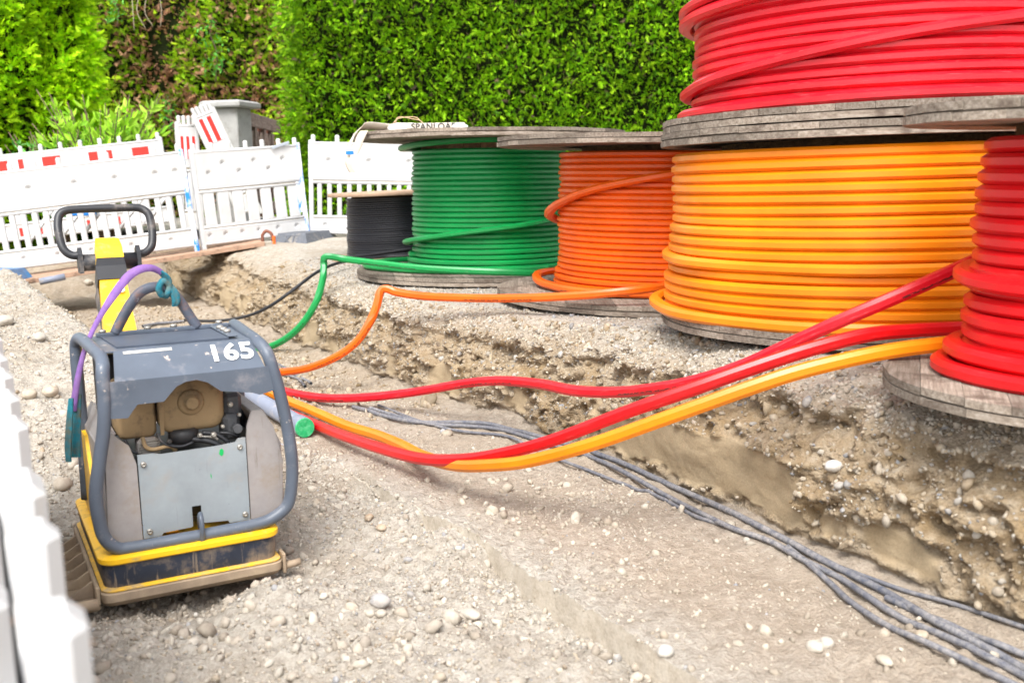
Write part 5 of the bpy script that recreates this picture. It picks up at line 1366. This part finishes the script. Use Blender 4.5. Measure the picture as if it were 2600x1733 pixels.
tm = obj('printed_lettering', text_mesh('SPANLOAD', .060, .0004, .0012, 1.05), surf('black_print', (.03, .03, .03), .7), lw); tm.matrix_local = Matrix.Translation((-.01, -.0012, .026)) @ Matrix.Rotation(R(90), 4, 'X')
for i in range(2):
    c = at_y(1030, 318, 7.2)
    MB().tube(catmull([c+Vector((-.10+.03*i, 0, -.01)), c+Vector((-.05, .0, .045+.01*i)), c+Vector((.06, .02, .055-.015*i)), c+Vector((.10, 0, .03)), c+Vector((.14, .0, -.01))], 6), .003, 5).build('twine', surf('tan_twine', (.55, .38, .22), .9), label=['longer loop of tan twine over the white sack', 'shorter loop of tan twine over the white sack'][i], cat='twine', group='tan twine on the sack')

# ------------------------------------------------------------------ stones one can pick out
def stone(px, py, r, label, seed, c=(.55, .50, .43), wall=None, sc=(1.15, .95, .75), sink=.25, cat='stone', rough=.05):
    rs = np.random.RandomState(seed)
    p = on_ground(px, py) if wall is None else at_y(px, py, wall)
    V = ICO3.copy(); V = V*(1+rough*4*fbm(V[:, 0]+seed*3.1, V[:, 1], V[:, 2], 1.1, 2)+rough*.6*fbm(V[:, 0], V[:, 1]+seed, V[:, 2], 4, 2))[:, None]*np.array(sc)*r
    a = rs.uniform(0, 6.28); ca, sa = math.cos(a), math.sin(a)
    V = np.stack([V[:, 0]*ca-V[:, 1]*sa, V[:, 0]*sa+V[:, 1]*ca, V[:, 2]], 1)
    cols = np.tile(np.array(c)*.82, (len(V), 1))
    o = obj('stone', fast_mesh('stone', V, ICOF3, True, cols), M_STONE, label=label, cat=cat, group='single stones lying about')
    o.location = (p[0], p[1], p[2] + (r*sc[2]*(1-2*sink) if wall is None else 0)); return o
stone(966, 1535, .026, 'largest round grey cobble in the gravel right of the compactor', 1, (.52, .51, .52))
stone(940, 1562, .014, 'small pale pebble touching the left side of the large cobble', 2)
stone(968, 1566, .014, 'small pale pebble in front of the large grey cobble', 3)
stone(968, 1346, .016, 'tan stone lying alone on the sand right of the compactor', 4, (.55, .42, .30))
stone(937, 1322, .016, 'brown angular stone above the lone tan stone', 5, (.42, .31, .21), rough=.12)
stone(1195, 1567, .022, 'flat pale pebble at the foot of the clay step', 6, (.58, .53, .46), (None), (1.5, .9, .6))
stone(1088, 1030, .05, 'upright clay chunk standing by the trench wall', 7, (.42, .34, .23), None, (.8, .55, 1.3), .2, 'clay chunk', .16)
stone(128, 1000, .034, 'round beige stone on the gravel bank left of the sling', 8, (.55, .46, .36))
stone(75, 1008, .03, 'smaller beige stone left of the round one on the bank', 9, (.54, .46, .36))
stone(160, 1240, .036, 'beige stone on the gravel below the sling end', 10, (.55, .47, .38))
stone(100, 868, .032, 'pale angular stone on the crest of the left gravel bank', 11, (.58, .54, .48), rough=.12)
stone(15, 820, .04, 'pale angular stone at the left edge of the bank', 12, (.56, .52, .46), rough=.14)
stone(225, 722, .05, 'light stone on the pit edge below the plywood board', 13, (.56, .50, .42))
stone(2117, 1183, .024, 'white egg-shaped stone stuck in the trench wall', 14, (.70, .69, .66), 2.93)
stone(2070, 1650, .020, 'pale pebble at the left of a pair near the bottom', 15, (.60, .55, .48))
stone(2098, 1640, .019, 'pale pebble at the right of a pair near the bottom', 16, (.60, .56, .50))
stone(2245, 1685, .017, 'flat pale pebble right of the pair near the bottom', 17, (.58, .52, .43), None, (1.5, .9, .6))
stone(1690, 1660, .020, 'white pebble in the gravel near the bottom middle', 18, (.66, .64, .60))
stone(2340, 1617, .016, 'tan stone beside the curving black cable', 19, (.50, .41, .31))
for i, (px, py) in enumerate(((2402, 1112), (2418, 1140), (2478, 1143), (2500, 1150), (2440, 1095), (2560, 1110), (2530, 1090), (2570, 1140))):
    q = stone(px, py, (.020, .016, .021, .022, .016, .017, .015, .016)[i], ['grey cobble at the left of the cluster under the red drum', 'flat grey pebble below the left cobble under the red drum', 'upright olive cobble under the red drum', 'pale olive cobble right of the upright one', 'brownish pebble high in the cluster under the red drum', 'tan pebble at the right of the cluster', 'small grey pebble near the drum rim', 'pale pebble at the far right of the cluster'][i], 60+i, [(.40, .42, .44), (.42, .44, .48), (.38, .36, .30), (.48, .44, .35), (.40, .34, .28), (.46, .40, .32), (.36, .36, .36), (.5, .47, .42)][i])
# scraps of yellow marking tape
M_TAPE = surf('yellow_tape', (.80, .55, .01), .5)
for i, (px, py) in enumerate(((1206, 925), (693, 788))):
    p = on_ground(px, py)
    d = (Vector((0, 0, CAM_H))-p).normalized()*.03
    MB().tube(catmull([p+d+Vector((-.03, 0, .008)), p+d+Vector((-.01, 0, .014)), p+d+Vector((.01, 0, .003)), p+d+Vector((.035, 0, .0))], 5), .008, 6, prof=np.array([(1, .2), (0, .35), (-1, .2), (-1, -.2), (0, -.1), (1, -.2)])).build('tape_scrap', M_TAPE, label=['yellow tape scrap in the wall below the dark orange conduit', 'yellow tape scrap in the far wall beside the black cable'][i], cat='tape scrap', group='yellow tape scraps')
